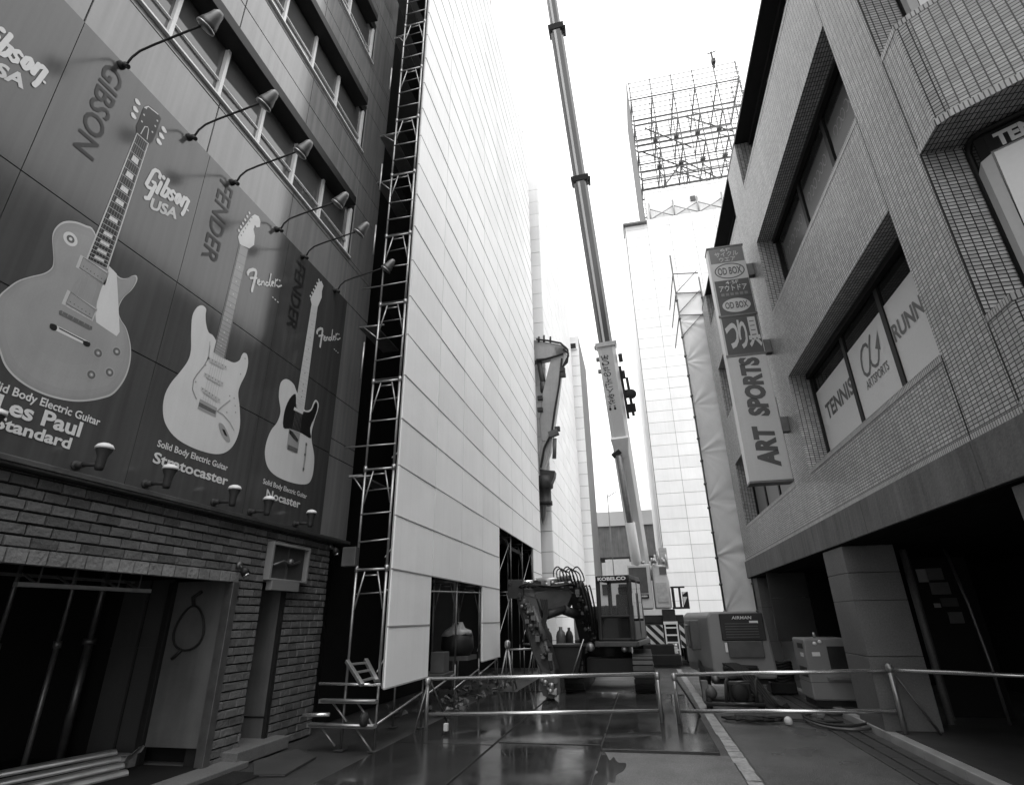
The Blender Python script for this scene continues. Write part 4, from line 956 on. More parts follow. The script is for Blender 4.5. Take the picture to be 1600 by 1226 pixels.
b.build('lettering', 'sign_dk', p)
for z in (9.1, 7.1, 5.3): b = MB(); b.box(sx1-.02, XF, 11.5, 11.66, z-.16, z+.16); b.build('bracket', 'galv_dk', sg, bevel=.008)

# ---------------------------------------------------------------- tarpaulin scaffold beyond the tiled building
ts = thing('tarp_scaffold', 'narrow scaffold wrapped in a creased pale tarpaulin at the far end of the tiled building', 'scaffold', (3, 19.3, 0))
from mathutils import noise as mnoise
b = MB(); nx, nz = 40, 300; vs = []
for j in range(nz+1):
    for i in range(nx+1):
        u, v = i/nx, j/nz; z = v*13.4; x = 2.52+u*1.35
        s_ = (z/1.74) % 1.0; k = int(z/1.74); sg_ = 1 if k % 2 else -1
        n1 = mnoise.noise(Vector((x*.8, z*.5, k*3.1))); yy = 19.3+.03*n1-.03*math.sin(math.pi*s_)
        for kk in range(max(0, k-1), k+3):
            for ex, m_ in ((2.5, 11), (3.9, 9)):
                dx_, dz_ = abs(x-ex)+.02, z-kk*1.74; r_ = math.hypot(dx_, dz_); an = math.atan2(dz_, dx_)
                am = mnoise.noise(Vector((kk*5.3, ex, an*2.5)))
                yy -= .075*math.exp(-r_/.7)*abs(math.sin(an*m_*.5+kk*1.3))*max(0, .45+am)
        vs.append((x, yy, z))
b.add(vs, [(j*(nx+1)+i, j*(nx+1)+i+1, (j+1)*(nx+1)+i+1, (j+1)*(nx+1)+i) for j in range(nz) for i in range(nx)], True); b.build('tarpaulin', 'tarp', ts)
for x, top in ((2.5, 15.2), (3.45, 14.0)): b = MB(); b.tube([(x, 19.2, 0), (x, 19.2, top)], .03, 8); [b.lathe((x-.02, 19.14, z), (0, -1, 0), [(0, .05), (.1, .05)], 8) for z in [1+.8*k for k in range(16)]]; b.build('standard', 'galv_dk', ts)
for z in (12.4, 13.4, 14.3): b = MB(); b.tube([(2.5, 19.2, z), (3.45, 19.2, z-.1)], .022, 6); b.tube([(2.5, 19.2, z), (2.5, 22, z)], .022, 6); b.tube([(2.5, 19.2, z-.9), (3.4, 19.2, z)], .015, 6); b.build('ledger', 'galv_dk', ts)
b = MB(); b.box(2.62, 7, 19.55, 19.9, 0, 13.0); b.build('core', 'tarp', ts)

# ---------------------------------------------------------------- white tower on the right with the roof frame
rt = thing('sheeted_tower', 'big white sheeted tower behind the crane, right side of the street', 'tower', (8, 45, 0))
b = MB(); sheet_face(b, (1.75, 39.0, 0), (1, 0, 0), 7, 1.83, 0, .87, 38, nrm=(0, -1, 0)); b.build('front_panels', 'sheet', rt)
b = MB(); sheet_face(b, (1.72, 39.0, 0), (0, 1, 0), 7, 1.8, 0, .87, 38, nrm=(-1, 0, 0)); b.build('side_panels', 'sheet', rt)
b = MB(); b.box(1.76, 14.5, 39.02, 51.6, 0, 33.1); b.build('core', 'sheet_seam', rt)
b = MB(); b.box(1.6, 3.6, 38.6, 40.5, 32.6, 32.75); b.build('ledge', 'galv_dk', rt)
b = MB(); x = 3.75
while x < 13.6: b.box(x, x+.68, 39.4, 39.5, 33.1, 36.5); x += .7
b.box(3.7, 13.8, 39.38, 39.39, 36.2, 36.5); b.build('parapet', 'white_frame', rt)
b = MB(); b.box(7.5, 7.9, 39.3, 39.37, 34.6, 35.1); b.build('vent', 'mach_md', rt)
for k in range(5):
    b = MB(); x = 4+2*k; b.tube([(x, 39.2, 33.2), (x+2, 39.2, 34.3)], .05, 6); b.tube([(x+2, 39.2, 33.2), (x, 39.2, 34.3)], .05, 6); b.tube([(x, 39.2, 33.2), (x, 39.2, 34.9)], .07, 6); b.build('brace', 'galv', rt)
rf = thing('roof_frame', 'open steel sign framework on top of the white tower', 'framework', (8.6, 42, 33.1))
b = MB()
for k in range(22): b.tube([(3.7, 39.7, 37.0+.64*k), (13.9, 39.7, 37.0+.64*k)], .04, 5)
b.build('face_rail', 'frame_thin', rf)
b = MB()
for k in range(22): b.tube([(3.7, 45.6, 37.2+.64*k), (13.9, 45.6, 37.2+.64*k)], .03, 5)
b.build('face_rail', 'frame_thin', rf)
b = MB()
for k in range(22): b.tube([(13.9, 39.7, 37.0+.64*k), (13.9, 45.5, 37.0+.64*k)], .03, 5)
b.build('face_rail', 'frame_thin', rf)
for i in range(6):
    x = 3.8+2.0*i
    for y in (39.85, 42.4, 45.0):
        b = MB(); b.tube([(x, y, 33.1), (x, y, 50.8)], .06 if y < 40 else .05, 6); b.build('post', 'frame_thin', rf)
for z in (38.2, 41.6, 45.0, 48.4):
    for y in (39.9, 42.4, 45.0):
        b = MB(); b.tube([(3.8, y, z), (13.8, y, z)], .07, 6); b.build('beam', 'frame_thin', rf)
    for i in range(6):
        b = MB(); x = 3.8+2.0*i; b.tube([(x, 39.9, z), (x, 45.0, z)], .07, 6); b.tube([(x, 39.9, z), (x, 42.4, z+3.0)], .055, 6); b.build('tie', 'frame_thin', rf)
for x0, z0, x1, z1 in ((4, 36.7, 8, 42), (8, 42, 12, 38), (5, 47, 9, 43.5), (9, 47.5, 13, 44.5), (4.4, 44, 9, 40.4), (7, 41, 13, 37)): b = MB(); b.tube([(x0, 42.3, z0), (x1, 42.3, z1)], .07, 6); b.build('diagonal', 'frame_thin', rf)
for i in range(8): b = MB(); x = 5.8+2.0*(i % 4); z = (41.7, 45.1)[i//4]; b.box(x-.22, x+.22, 42.0, 42.4, z-.12, z+.12); b.build('lamp_box', 'frame_thin', rf)
b = MB(); b.tube([(11.9, 39.8, 50.4), (11.9, 39.8, 52.6)], .09, 6); b.box(11.75, 12.1, 39.6, 40.0, 51.0, 51.5); b.tube([(11.5, 39.8, 52.4), (12.4, 39.8, 52.6)], .055, 6); b.build('mast', 'mach_dk', rf)
b = MB(); b.box(3.55, 3.6, 39.7, 45.6, 33.1, 50.9); b.build('side_sheet', 'dsheet', rf)

# ---------------------------------------------------------------- end of the street
vd = thing('viaduct', 'grey concrete viaduct with a pale parapet crossing the far end of the street', 'viaduct', (0, 62, 0))
b = MB(); b.box(-14, 14, 60, 60.3, 10.7, 12.2); b.build('parapet', 'pale_wall', vd)
b = MB(); b.box(-14, 14, 60.2, 66, 7.5, 10.69); b.build('girder', 'concrete', vd)
for x in (-5.5, 3.5): b = MB(); b.box(x, x+1.5, 60.5, 65, 0, 7.5); b.build('pier', 'grey_wall', vd)
b = MB(); b.box(-3.2, -.8, 58, 58.2, 4.5, 7.1); tag(b.build('white_screen', 'white'), 'small white site screen below the viaduct, left of the boom', 'screen')
bk = thing('far_building', 'pale building under the viaduct at the end of the street', 'building', (0, 75, 0))
b = MB(); b.box(-14, 14, 74, 80, 0, 9); b.build('wall', 'pale_wall', bk)
for k in range(12): b = MB(); b.box(-12+2*k, -11+2*k, 73.9, 73.99, 4, 5.6); b.build('window', 'mach_dk', bk)
b = MB()
b.tube([(-2.4, 57, 0), (-2.4, 57, 13.5)], .045, 8); b.tube([(-2.4, 57, 13.2), (-1.5, 57, 13.7)], .04, 6); tag(b.build('street_lamp', 'galv_dk'), 'thin far street lamp between the white tower and the crane boom', 'street lamp')

# ================================================================ pipe barriers
def bar(name, lab, p0, p1, legs, braces):
    t = thing(name, lab, 'barrier', ((p0[0]+p1[0])/2, (p0[1]+p1[1])/2, 0), 'pipe barriers across the street')
    for j in (2, 3):
        if p0[j] is None: continue
        a = Vector((p0[0], p0[1], p0[j])); c = Vector((p1[0], p1[1], p1[j])); d = (c-a).normalized()
        b = MB(); b.tube([a-d*.03, c+d*.03], .03, 12); b.build('rail', 'rail', t)
    for (x, y, h, z0) in legs: b = MB(); b.tube([(x, y, z0), (x, y, h)], .034, 10); b.lathe((x, y, h-.12), (0, 0, 1), [(0, .036), (.03, .05), (.09, .05), (.12, .03)], 10); b.build('post', 'galv', t)
    for a, c in braces: b = MB(); b.tube([a, c], .017, 8); b.build('brace', 'galv_dk', t)
    return t
bar('pipe_barrier', 'long pipe barrier with two rails left of the gap, before the excavator', (-3.74, 10.1, .76, .22), (.123, 11.1, .76, .19), [(-3.76, 10.04, .78, 0), (.14, 11.04, .8, 0)],
    [((-3.74, 10.1, .74), (-3.62, 10.75, 0)), ((.123, 11.1, .7), (.18, 11.55, 0)), ((-3.74, 10.04, .74), (-3.84, 9.7, 0))])
bar('pipe_barrier', 'pipe barrier with two rails right of the gap, before the compressor', (.42, 11.1, .75, .19), (3.5, 10.1, .9, .37), [(.42, 11.04, .78, 0), (3.5, 10.04, 1.0, .1)],
    [((.42, 11.1, .74), (.84, 11.9, 0)), ((.42, 11.1, .7), (.45, 10.75, 0))])
bar('pipe_barrier', 'single rail pipe barrier reaching into the arcade at the right edge', (3.54, 10.06, .91, None), (7.0, 9.0, .83, None), [(6.95, 8.96, .9, .1)], [((3.56, 10.06, .85), (3.93, 10.0, .1))])
for x, y, lab in ((-3.3, 9.6, 'small pale plug box lying at the foot of the long barrier'), (2.2, 11.25, 'small round white lamp lying on the road beside the hose ring')):
    b = MB()
    if x < 0: b.box(x, x+.07, y, y+.07, .06, .17)
    else: b.lathe((x, y, 0), (0, 0, 1), [(0, .05), (.04, .07), (.09, .06), (.12, .02)], 14)
    tag(b.build('plug_box' if x < 0 else 'lamp', 'sign_lt' if x < 0 else 'white', None, bevel=.01), lab, 'plug box' if x < 0 else 'lamp')

# ================================================================ tracked excavator
ex = thing('tracked_excavator', 'dark tracked excavator facing the camera, its folded arm reaching down to the left', 'excavator', (-.8, 16.8, 0))
def e(px, py, Y): return on(px, py, 1, Y)
def track(x0, x1):
    y0, y1, h = 14.95, 18.4, .78; n = 9; prof = []
    for k in range(n+1): a = -math.pi/2-math.pi*k/n; prof.append((y0+h/2+h/2*math.cos(a), h/2+.02+h/2*math.sin(a)))
    for k in range(n+1): a = math.pi/2-math.pi*k/n; prof.append((y1-h/2+h/2*math.cos(a), h/2+.02+h/2*math.sin(a)))
    b = MB(); b.extrude([(x0+.02, p[0], p[1]) for p in prof], (x1-x0-.04, 0, 0))
    m = len(prof); L_ = [Vector((0, *p)) for p in prof]; per = []; 
    for i in range(m):
        a, c = L_[i], L_[(i+1) % m]; ln = (c-a).length; k = max(1, int(ln/.14))
        for j in range(k): per.append((a.lerp(c, j/k), a.lerp(c, (j+1)/k)))
    for a, c in per:
        d = (c-a); q = Vector((0, -d.z, d.y)).normalized()*.03; mid = (a+c)/2; a2, c2 = mid+(a-mid)*.8, mid+(c-mid)*.8
        cen = Vector((0, (y0+y1)/2, h/2)); 
        if (mid+q-cen).length < (mid-cen).length: q = -q
        b.add([(x0, a2.y, a2.z), (x1, a2.y, a2.z), (x1, c2.y, c2.z), (x0, c2.y, c2.z), (x0, (a2+q).y, (a2+q).z), (x1, (a2+q).y, (a2+q).z), (x1, (c2+q).y, (c2+q).z), (x0, (c2+q).y, (c2+q).z)],
              [(3,2,1,0),(4,5,6,7),(0,1,5,4),(1,2,6,5),(2,3,7,6),(3,0,4,7)])
    tr = b.build('track', 'mach_dk', ex)
    g_ = MB()
    for y in (y0+.4, y0+.95, y0+1.5, y0+2.05, y0+2.6, y1-.4): g_.lathe((x0-.005 if x0 < -.8 else x1+.005, y, .4), (-1 if x0 < -.8 else 1, 0, 0), [(-.02, .22), (.0, .22), (.01, .1), (.03, .08)], 14)
    g_.build('track_roller', 'black_metal', tr)
track(-.36, .12); track(-2.05, -1.57)
b = MB(); b.box(-1.57, -.36, 15.8, 17.8, .35, .72); b.lathe((-1.0, 16.9, .7), (0, 0, 1), [(0, .6), (.3, .6)], 24); b.build('undercarriage', 'black', ex, bevel=.02)
b = MB(); b.box(-2.0, .1, 14.55, 14.63, .12, .5); b.bar((-1.5, 14.6, .35), (-1.35, 15.9, .5), .12, .12); b.bar((-.5, 14.6, .35), (-.6, 15.9, .5), .12, .12)
b = MB()
prof = [(-2.15, 16.4), (-2.15, 18.6), (-1.9, 19.0), (-.75, 19.0), (-.5, 18.4), (-.3, 17.2), (-.22, 16.0), (-1.3, 16.0), (-1.4, 16.4)]
b.extrude([(x, y, 1.02) for x, y in prof], (0, 0, .14)); b.extrude([(x, y, 1.16) for x, y in ((-2.1, 17.1), (-2.1, 18.6), (-1.9, 18.95), (-.75, 18.95), (-.52, 18.4), (-.32, 17.1))], (0, 0, .85)); 
ub = b.build('upper_body', 'mach_dk', ex, bevel=.05)
b = MB(); b.box(-1.3, -.19, 15.46, 15.6, 1.0, 1.13); b.bar((-.2, 15.5, 1.07), (-.19, 17.0, 1.1), .1, .12, (0, 0, 1)); fs_ = b.build('front_step', 'mach_md', ex, bevel=.02)
# cab: rounded frame, sloping windscreen, side windows
X0, X1, Y0, Y1, Z0, Z1 = -1.2, -.24, 15.5, 16.95, 1.14, 2.74
b = MB(); r = .06
pil = [((X0+r, Y0+.02, Z0), (X0+r, Y0+.1, Z1-.12)), ((X1-r, Y0+.02, Z0), (X1-r, Y0+.1, Z1-.12)), ((X0+r, Y1-r, Z0), (X0+r, Y1-r, Z1-.1)), ((X1-r, Y1-r, Z0), (X1-r, Y1-r, Z1-.1)), ((X1-r, 16.3, Z0), (X1-r, 16.3, Z1-.1))]
for a, c in pil: b.bar(a, c, .11, .11, (0, 1, 0))
for z in (Z0+.03, 1.72): b.bar((X0, Y0+.04, z), (X1, Y0+.04, z), .09, .07)
b.box(X0+.02, X0+.08, Y0+.1, Y1, Z0, 1.75); b.box(X1-.08, X1-.02, Y0+.1, Y1, Z0, 1.6)
cab = b.build('cab', 'mach_dk', ex, bevel=.03)
for o in (cab, ub, fs_): o.rotation_euler.z = R(-11); o.location.x += .25     # the house is slewed a little to the left
b = MB(); b.extrude([(X0+.02, y, z) for y, z in ((Y0+.04, Z1-.14), (Y0+.02, Z1-.06), (Y0+.1, Z1), (Y1-.1, Z1), (Y1, Z1-.08), (Y1, Z1-.14))], (X1-X0-.04, 0, 0)); b.build('cab_roof', 'mach_dk', cab, bevel=.03)
b = MB(); b.box(X0+.04, X1-.04, Y0-.03, Y0+.03, Z1-.16, Z1-.02); hd = b.build('cab_header', 'black', cab)
b = MB(); text(b, 'KOBELCO', (X0+.1, Y0-.034, Z1-.135), (X1-.1, Y0-.034, Z1-.135), (X0+.1, Y0-.034, Z1-.045), .04); b.build('lettering', 'poster', cab)
gm = bpy.data.materials.new('clear_glass'); gm.use_nodes = True; p_ = gm.node_tree.nodes['Principled BSDF']; p_.inputs['Base Color'].default_value = (.5, .5, .5, 1); p_.inputs['Transmission Weight'].default_value = .9; p_.inputs['Roughness'].default_value = .02; p_.inputs['IOR'].default_value = 1.05; M['clear'] = gm
b = MB(); b.add([(X0+.1, Y0+.05, 1.76), (X1-.1, Y0+.05, 1.76), (X1-.1, Y0+.1, Z1-.16), (X0+.1, Y0+.1, Z1-.16)], [(0,1,2,3)]); b.build('windscreen', 'clear', cab)
b = MB(); b.add([(X0+.1, Y0+.04, 1.2), (X1-.1, Y0+.04, 1.2), (X1-.1, Y0+.045, 1.69), (X0+.1, Y0+.045, 1.69)], [(0,1,2,3)]); b.build('windscreen', 'glass_dk', cab)
b = MB(); b.box(-.95, -.5, 16.3, 16.7, 1.3, 1.62); b.bar((-.72, 16.7, 1.6), (-.72, 16.8, 2.3), .44, .12, (0, 1, 0)); b.box(-.86, -.58, 16.74, 16.86, 2.3, 2.5); b.build('seat', 'black', cab, bevel=.04)
b = MB(); b.box(X0+.08, X1-.08, Y1-.04, Y1, 1.2, 1.9); b.tube([(-1.05, 15.9, 1.2), (-1.02, 15.85, 2.0)], .02, 6); b.tube([(-.45, 15.9, 1.2), (-.48, 15.85, 1.95)], .02, 6); b.build('cab_inner', 'mach_dk', cab)
b = MB(); b.add([(X1-.01, 15.66, 1.66), (X1-.01, 16.24, 1.66), (X1-.01, 16.24, Z1-.18), (X1-.01, 15.72, Z1-.18)], [(0,1,2,3)]); b.add([(X1-.01, 16.36, 1.66), (X1-.01, Y1-.14, 1.66), (X1-.01, Y1-.14, Z1-.18), (X1-.01, 16.36, Z1-.18)], [(0,1,2,3)]); b.build('side_window', 'glass', cab)
b = MB(); b.tube([(X1+.01, 16.26, 1.3), (X1+.01, 16.26, 2.3)], .015, 6); b.box(X1-.02, X1+.005, 15.6, 16.3, 1.16, 1.6); b.box(X1-.02, X1+.005, 16.34, 16.9, 1.16, 1.6); b.build('door_panel', 'mach_md', cab, bevel=.01)
b = MB(); b.lathe((-1.42, 15.7, 1.0), (0, -1, 0), [(0, .1), (.06, .12), (.1, .08)], 14); b.build('work_lamp', 'galv', ex); b = MB(); b.lathe((-.55, 15.6, .95), (0, -1, 0), [(0, .07), (.05, .08), (.08, .04)], 12); b.build('work_lamp', 'galv', ex)
# boom, arm and cylinders
A0 = e(925, 1005, 16.1); A1 = e(899, 912, 14.9); El = e(812, 921, 14.4); Tp = e(862, 1072, 13.7)
b = MB(); b.bar(A0, e(912, 955, 15.4), .42, .5, (-1, 0, .4), .36, .46); b.bar(e(914, 962, 15.4), A1, .36, .46, (-1, 0, .4), .34, .34); b.build('boom', 'mach_dk', ex, bevel=.03)
b = MB()
mid = [e(835, 925, 14.42), e(838, 945, 14.42), e(848, 954, 14.45), e(886, 948, 14.75), e(893, 930, 14.8), e(890, 921, 14.8), e(862, 920, 14.6)]
b.extrude(mid, (.05, .42, 0)); b.extrude([e(805, 915, 14.4), e(806, 927, 14.4), e(840, 936, 14.45), e(905, 926, 14.9), e(905, 908, 14.9)], (.05, .38, 0)); b.build('boom_tip_section', 'mach_md', ex, bevel=.025)
b = MB(); b.tube([e(806, 910, 14.5), e(838, 908, 14.6)], .045, 12); cy = b.build('cylinder_rod', 'chrome', ex); b = MB(); b.tube([e(836, 908, 14.58), e(890, 903, 14.85)], .075, 12); b.lathe(e(837, 908, 14.58), (1, 0, 0), [(-.05, .09), (.03, .09)], 12); b.build('cylinder_barrel', 'galv', ex)
b = MB()
for yy in (14.3, 14.66): b.extrude([e(793, 905, yy), e(793, 934, yy), e(818, 936, yy), e(818, 905, yy)], (0, .07, 0))
b.tube([e(797, 912, 14.28), e(797, 912, 14.76)], .05, 10); b.tube([e(812, 930, 14.2), e(812, 930, 14.85)], .06, 10); b.build('arm_bracket', 'mach_dk', ex, bevel=.01)
b = MB(); o1 = [e(806, 924, 14.35), e(838, 934, 14.35), e(845, 962, 14.2), e(868, 1045, 13.8), e(867, 1062, 13.7), e(852, 1064, 13.7), e(832, 1022, 13.9), e(810, 950, 14.3)]
b.extrude(o1, (.04, .36, 0)); b.build('arm', 'mach_dk', ex, bevel=.03)
b = MB(); b.tube([e(832, 948, 14.22), e(851, 1000, 14.0)], .07, 10); b.tube([e(851, 1000, 14.0), e(862, 1046, 13.78)], .04, 10); b.build('arm_cylinder', 'mach_md', ex)
b = MB(); b.tube([e(850, 962, 14.35), e(880, 952, 14.7)], .1, 12); b.tube([e(880, 952, 14.7), e(902, 960, 15.1)], .12, 12); b.build('arm_cylinder', 'mach_dk', ex)
b = MB()
for yy in (13.55, 13.95): b.extrude([e(846, 1050, yy), e(874, 1056, yy), e(876, 1082, yy), e(862, 1092, yy), e(848, 1086, yy), e(842, 1064, yy)], (0, .06, 0))
b.tube([e(868, 1064, 13.5), e(868, 1064, 14.1)], .06, 10); b.lathe(e(858, 1070, 13.6), (0, 1, 0), [(0, .13), (.34, .13)], 12); b.bar(e(866, 1072, 13.75), e(860, 1090, 13.75), .2, .3, (0, 1, 0), .1, .2); b.build('quick_coupler', 'mach_md', ex, bevel=.01)
for k in range(7):                                        # hydraulic hoses
    b = MB(); x0 = 868+k*5
    b.tube(smooth_pts([tuple(e(x0, 908, 14.7)), tuple(e(x0-3, 892, 14.75)), tuple(e(x0+4, 885+k % 3*3, 14.85)), tuple(e(x0+12, 896, 14.9)), tuple(e(x0+14, 908, 14.9))], 4)[:17], .017, 6, False); b.build('hose', 'rubber', ex)
for k in range(4):
    b = MB(); b.tube([e(845+k*3, 936, 14.3), e(850+k*2, 960, 14.2), e(842+k*2, 985, 14.1), e(856+k*2, 1010, 13.95)], .02, 6, False); b.build('hose', 'rubber', ex)
b = MB()
for k in range(9): p = e(845+k*6+rnd.uniform(-2, 2), 914+rnd.uniform(-2, 3), 14.5+k*.04); b.box(p.x-.05, p.x+.05, p.y-.05, p.y+.05, p.z-.03, p.z+.05)
b.build('valve_block', 'galv_dk', ex, bevel=.008)
for k, (p, q) in enumerate(((A0, A1),)):
    for j in range(3): b = MB(); off = Vector((.1-.08*j, -.28, .1)); b.tube([p+off, p.lerp(q, .35)+off+Vector((-.05, -.06, .05)), p.lerp(q, .7)+off, q+off], .022, 6, False); b.build('hose', 'rubber', ex)
for k in range(5):
    b = MB(); b.tube(smooth_pts([tuple(e(900+k*5, 915, 14.8-.05*k)), tuple(e(908+k*5, 935+k*2, 14.9)), tuple(e(914+k*4, 962, 15.1)), tuple(e(920+k*3, 990, 15.6)), tuple(e(926, 1000, 15.8))], 4)[:17], .022, 6, False); b.build('hose', 'rubber', ex)
for k in range(4):
    b = MB(); b.tube(smooth_pts([tuple(e(815+k*6, 918, 14.3)), tuple(e(826+k*5, 911+k, 14.25)), tuple(e(850+k*6, 916, 14.35)), tuple(e(880+k*4, 912, 14.6)), tuple(e(896, 918, 14.8))], 4)[:17], .02, 6, False); b.build('hose', 'rubber', ex)
def bits(name, p, q, n, w, mats, sz=(.02, .06)):             # pins, bosses, hose clips and caked mud on the front faces
    p = Vector(p); q = Vector(q)
    for m in mats:
        b = MB()
        for k in range(n):
            c = p.lerp(q, rnd.random())+Vector((rnd.uniform(-w, w), rnd.uniform(-.05, .02), rnd.uniform(-w, w)*.5)); r = rnd.uniform(*sz)
            if rnd.random() < .5: b.lathe(c, (0, -1, 0), [(0, r), (r, r*.9), (r*1.3, r*.3)], 8)
            else: b.box(c.x-r, c.x+r, c.y-r, c.y+r, c.z-r*rnd.uniform(.4, 1.6), c.z+r*rnd.uniform(.4, 1.6))
        b.build(name, m, ex, bevel=.006)
bits('arm_fitting', e(818, 935, 14.2), e(860, 1045, 13.68), 14, .13, ('mach_md', 'galv_dk', 'black'))
bits('arm_fitting', e(820, 912, 14.35), e(892, 912, 14.75), 12, .05, ('galv_dk', 'black', 'galv'))
bits('boom_fitting', e(905, 925, 14.7), e(924, 995, 15.7), 12, .12, ('mach_md', 'black', 'galv_dk'))
bits('coupler_fitting', e(850, 1058, 13.5), e(866, 1084, 13.5), 8, .1, ('galv_dk', 'galv'))
# steel skip, sledge handle and bits between arm and tracks
b = MB()
q_ = [e(863, 1007, 14.6), e(912, 1006, 14.6), e(902, 1060, 14.6), e(874, 1060, 14.6)]
b.extrude(q_, (0, .9, 0)); b.box(q_[0].x-.04, q_[1].x+.04, 14.56, 14.62, q_[0].z-.05, q_[0].z+.01); o = b.build('steel_skip', 'black', None, bevel=.015); tag(o, "black steel skip standing behind the excavator's lowered arm", 'skip')
b = MB(); a, c = e(912, 998, 14.4), e(893, 1056, 14.4); b.tube([a, c], .018, 8); tag(b.build('steel_bar', 'galv'), 'thin pale steel bar leaning against the black skip', 'bar')
for i, (px, h, m, r) in enumerate(((856, 985, 'mach_dk', .14), (876, 983, 'mach_md', .16), (889, 984, 'black', .13))):
    p = e(px, h, 19.5); b = MB(); b.lathe((p.x, 19.5, 0), (0, 0, 1), [(0, r), (p.z-.2, r), (p.z-.08, r*.8), (p.z, r*.35), (p.z+.08, r*.35)], 14)
    tag(b.build('gas_cylinder', m), ('dark', 'grey', 'black')[i]+' gas cylinder behind the skip, '+('leftmost', 'middle', 'right')[i]+' of three', 'gas cylinder')
b = MB(); p = e(896, 960, 20.0); b.box(p.x-.0, p.x+.75, 20.0, 20.5, 0, 2.0); o = b.build('site_cabinet', 'comp', None, bevel=.02); tag(o, 'grey upright cabinet behind the skip, between boom and arm', 'cabinet')
b = MB(); b.box(p.x+.08, p.x+.67, 19.97, 19.995, .9, 1.85); b.build('cabinet_door', 'sign_md', o)

# ================================================================ breaker arm on the long excavator
br = thing('demolition_arm', 'long jointed demolition arm with a pointed breaker, hanging in front of the white towers', 'breaker arm', on(848, 815, 1, 23.45))
Y = 23.45
f = lambda px, py, dy=0: on(px, py, 1, Y+dy)
def plate(pts, name, m, th=.45, dy=-.22, bev=.02, par=br): b = MB(); b.extrude([f(p[0], p[1], dy) for p in pts], (0, th, 0)); return b.build(name, m, par, bevel=bev)
plate([(700, 560), (700, 520), (835, 531), (872, 537), (885, 541), (884, 551), (872, 556), (846, 562), (833, 564)], 'boom', 'arm_grey')
plate([(866, 541), (884, 544), (883, 552), (877, 580), (872, 622), (862, 690), (846, 688), (843, 655), (848, 612), (856, 580)], 'arm', 'arm_grey')
plate([(848, 684), (862, 688), (860, 704), (850, 734), (842, 732), (843, 706)], 'arm_end', 'arm_grey', .4, -.2)
b = MB(); b.tube([f(842, 562), f(849, 600)], .13, 12); b.tube([f(849, 598), f(850, 612)], .17, 12); b.build('cylinder', 'mach_md', br)
b = MB(); b.tube([f(867, 685, -.3), f(866, 716, -.3)], .09, 10); b.bar(f(858, 680, -.3), f(872, 674, -.3), .3, .25); b.build('cylinder', 'mach_md', br)
plate([(843, 733), (867, 735), (866, 743), (858, 762), (846, 763)], 'breaker_bracket', 'mach_dk', .5, -.25)
b = MB(); b.lathe(f(851, 745), (0, 0, -1), [(0, .38), (.5, .36), (.55, .26), (1.05, .26), (1.1, .3), (1.25, .3)], 16); b.build('breaker_body', 'mach_dk', br)
b = MB(); b.lathe(f(849.5, 778), (-.06, 0, -1), [(0, .2), (.25, .16), (.9, .08), (1.15, .0)], 12); b.build('breaker_point', 'galv_dk', br)
for pts in (((838, 530), (855, 532), (876, 536), (887, 546), (888, 556), (880, 572)), ((838, 562), (852, 561), (870, 556), (880, 552)), ((878, 560), (874, 600), (867, 640), (862, 676), (850, 700), (845, 730)), ((880, 545), (888, 552), (886, 566), (878, 574))):
    b = MB(); b.tube([f(p[0], p[1], -.3) for p in pts], .05, 6, False); b.build('hose', 'rubber', br)
for px, py in ((879, 578), (880, 586), (844, 622), (844, 640), (871, 670)): b = MB(); p = f(px, py, -.3); b.box(p.x-.12, p.x+.12, p.y-.1, p.y+.1, p.z-.1, p.z+.1); b.build('clamp', 'mach_dk', br, bevel=.02)
for px, a in ((842, 530), (850, 528), (860, 530)): b = MB(); b.tube([f(px, 535, -.2), f(px, a-4, -.2)], .05, 6); b.build('pin', 'mach_dk', br)

# ================================================================ mobile crane
cr = thing('mobile_crane', 'white mobile crane with striped bumper, its long telescopic boom raised high over the street', 'crane', (.7, 24, 0))
K = lambda px, py, Y=23.0: on(px, py, 1, Y)
b = MB(); b.box(-.5, 1.95, 23.1, 32, .75, 1.45); b.box(-.1, 1.0, 22.7, 23.1, .35, .75); b.build('chassis', 'black', cr, bevel=.03)
b = MB(); b.box(-.2, 1.2, 22.5, 23.0, .05, .42); b.build('bumper_pad', 'black', cr, bevel=.03)
def stripes(x0, x1, z0, z1, y):
    b = MB(); b.box(x0, x1, y, y+.04, z0, z1); p = b.build('hazard_board', 'white', cr)
    b = MB(); w = .17; k = -12
    for k in range(-10, 14):
        a = x0+k*w*2; pts = []
        # slanted bar clipped to the board
        poly = [(a, z1), (a+w, z1), (a+w+(z1-z0), z0), (a+(z1-z0), z0)]
        def clip(P, lo, hi):
            out = []
            for s_, lim in ((1, lo), (-1, hi)):
                src = P if not out else out; res = []
                for i in range(len(src)):
                    A, B = src[i], src[(i+1) % len(src)]; ia = (A[0]-lim)*s_ >= 0; ib = (B[0]-lim)*s_ >= 0
                    if ia: res.append(A)
                    if ia != ib: u = (lim-A[0])/(B[0]-A[0]); res.append((lim, A[1]+(B[1]-A[1])*u))
                out = res
                if not out: return []
            return out
        P = clip(poly, x0+.005, x1-.005)
        if len(P) > 2: b.poly([(p_[0], y-.004, p_[1]) for p_ in P])
    b.build('stripe', 'black', p)
stripes(.06, .68, .42, 1.4, 22.95); stripes(1.28, 1.95, .62, 1.42, 22.95)
b = MB()
for x in (.76, 1.2): b.box(x-.025, x+.025, 22.85, 22.9, .2, 1.5)
for z in (.3, .55, .8, 1.05, 1.3): b.box(.78, 1.18, 22.85, 22.9, z-.02, z+.03)
b.box(.72, 1.24, 22.9, 23.1, 1.42, 1.52); b.build('ladder', 'white_frame', cr)
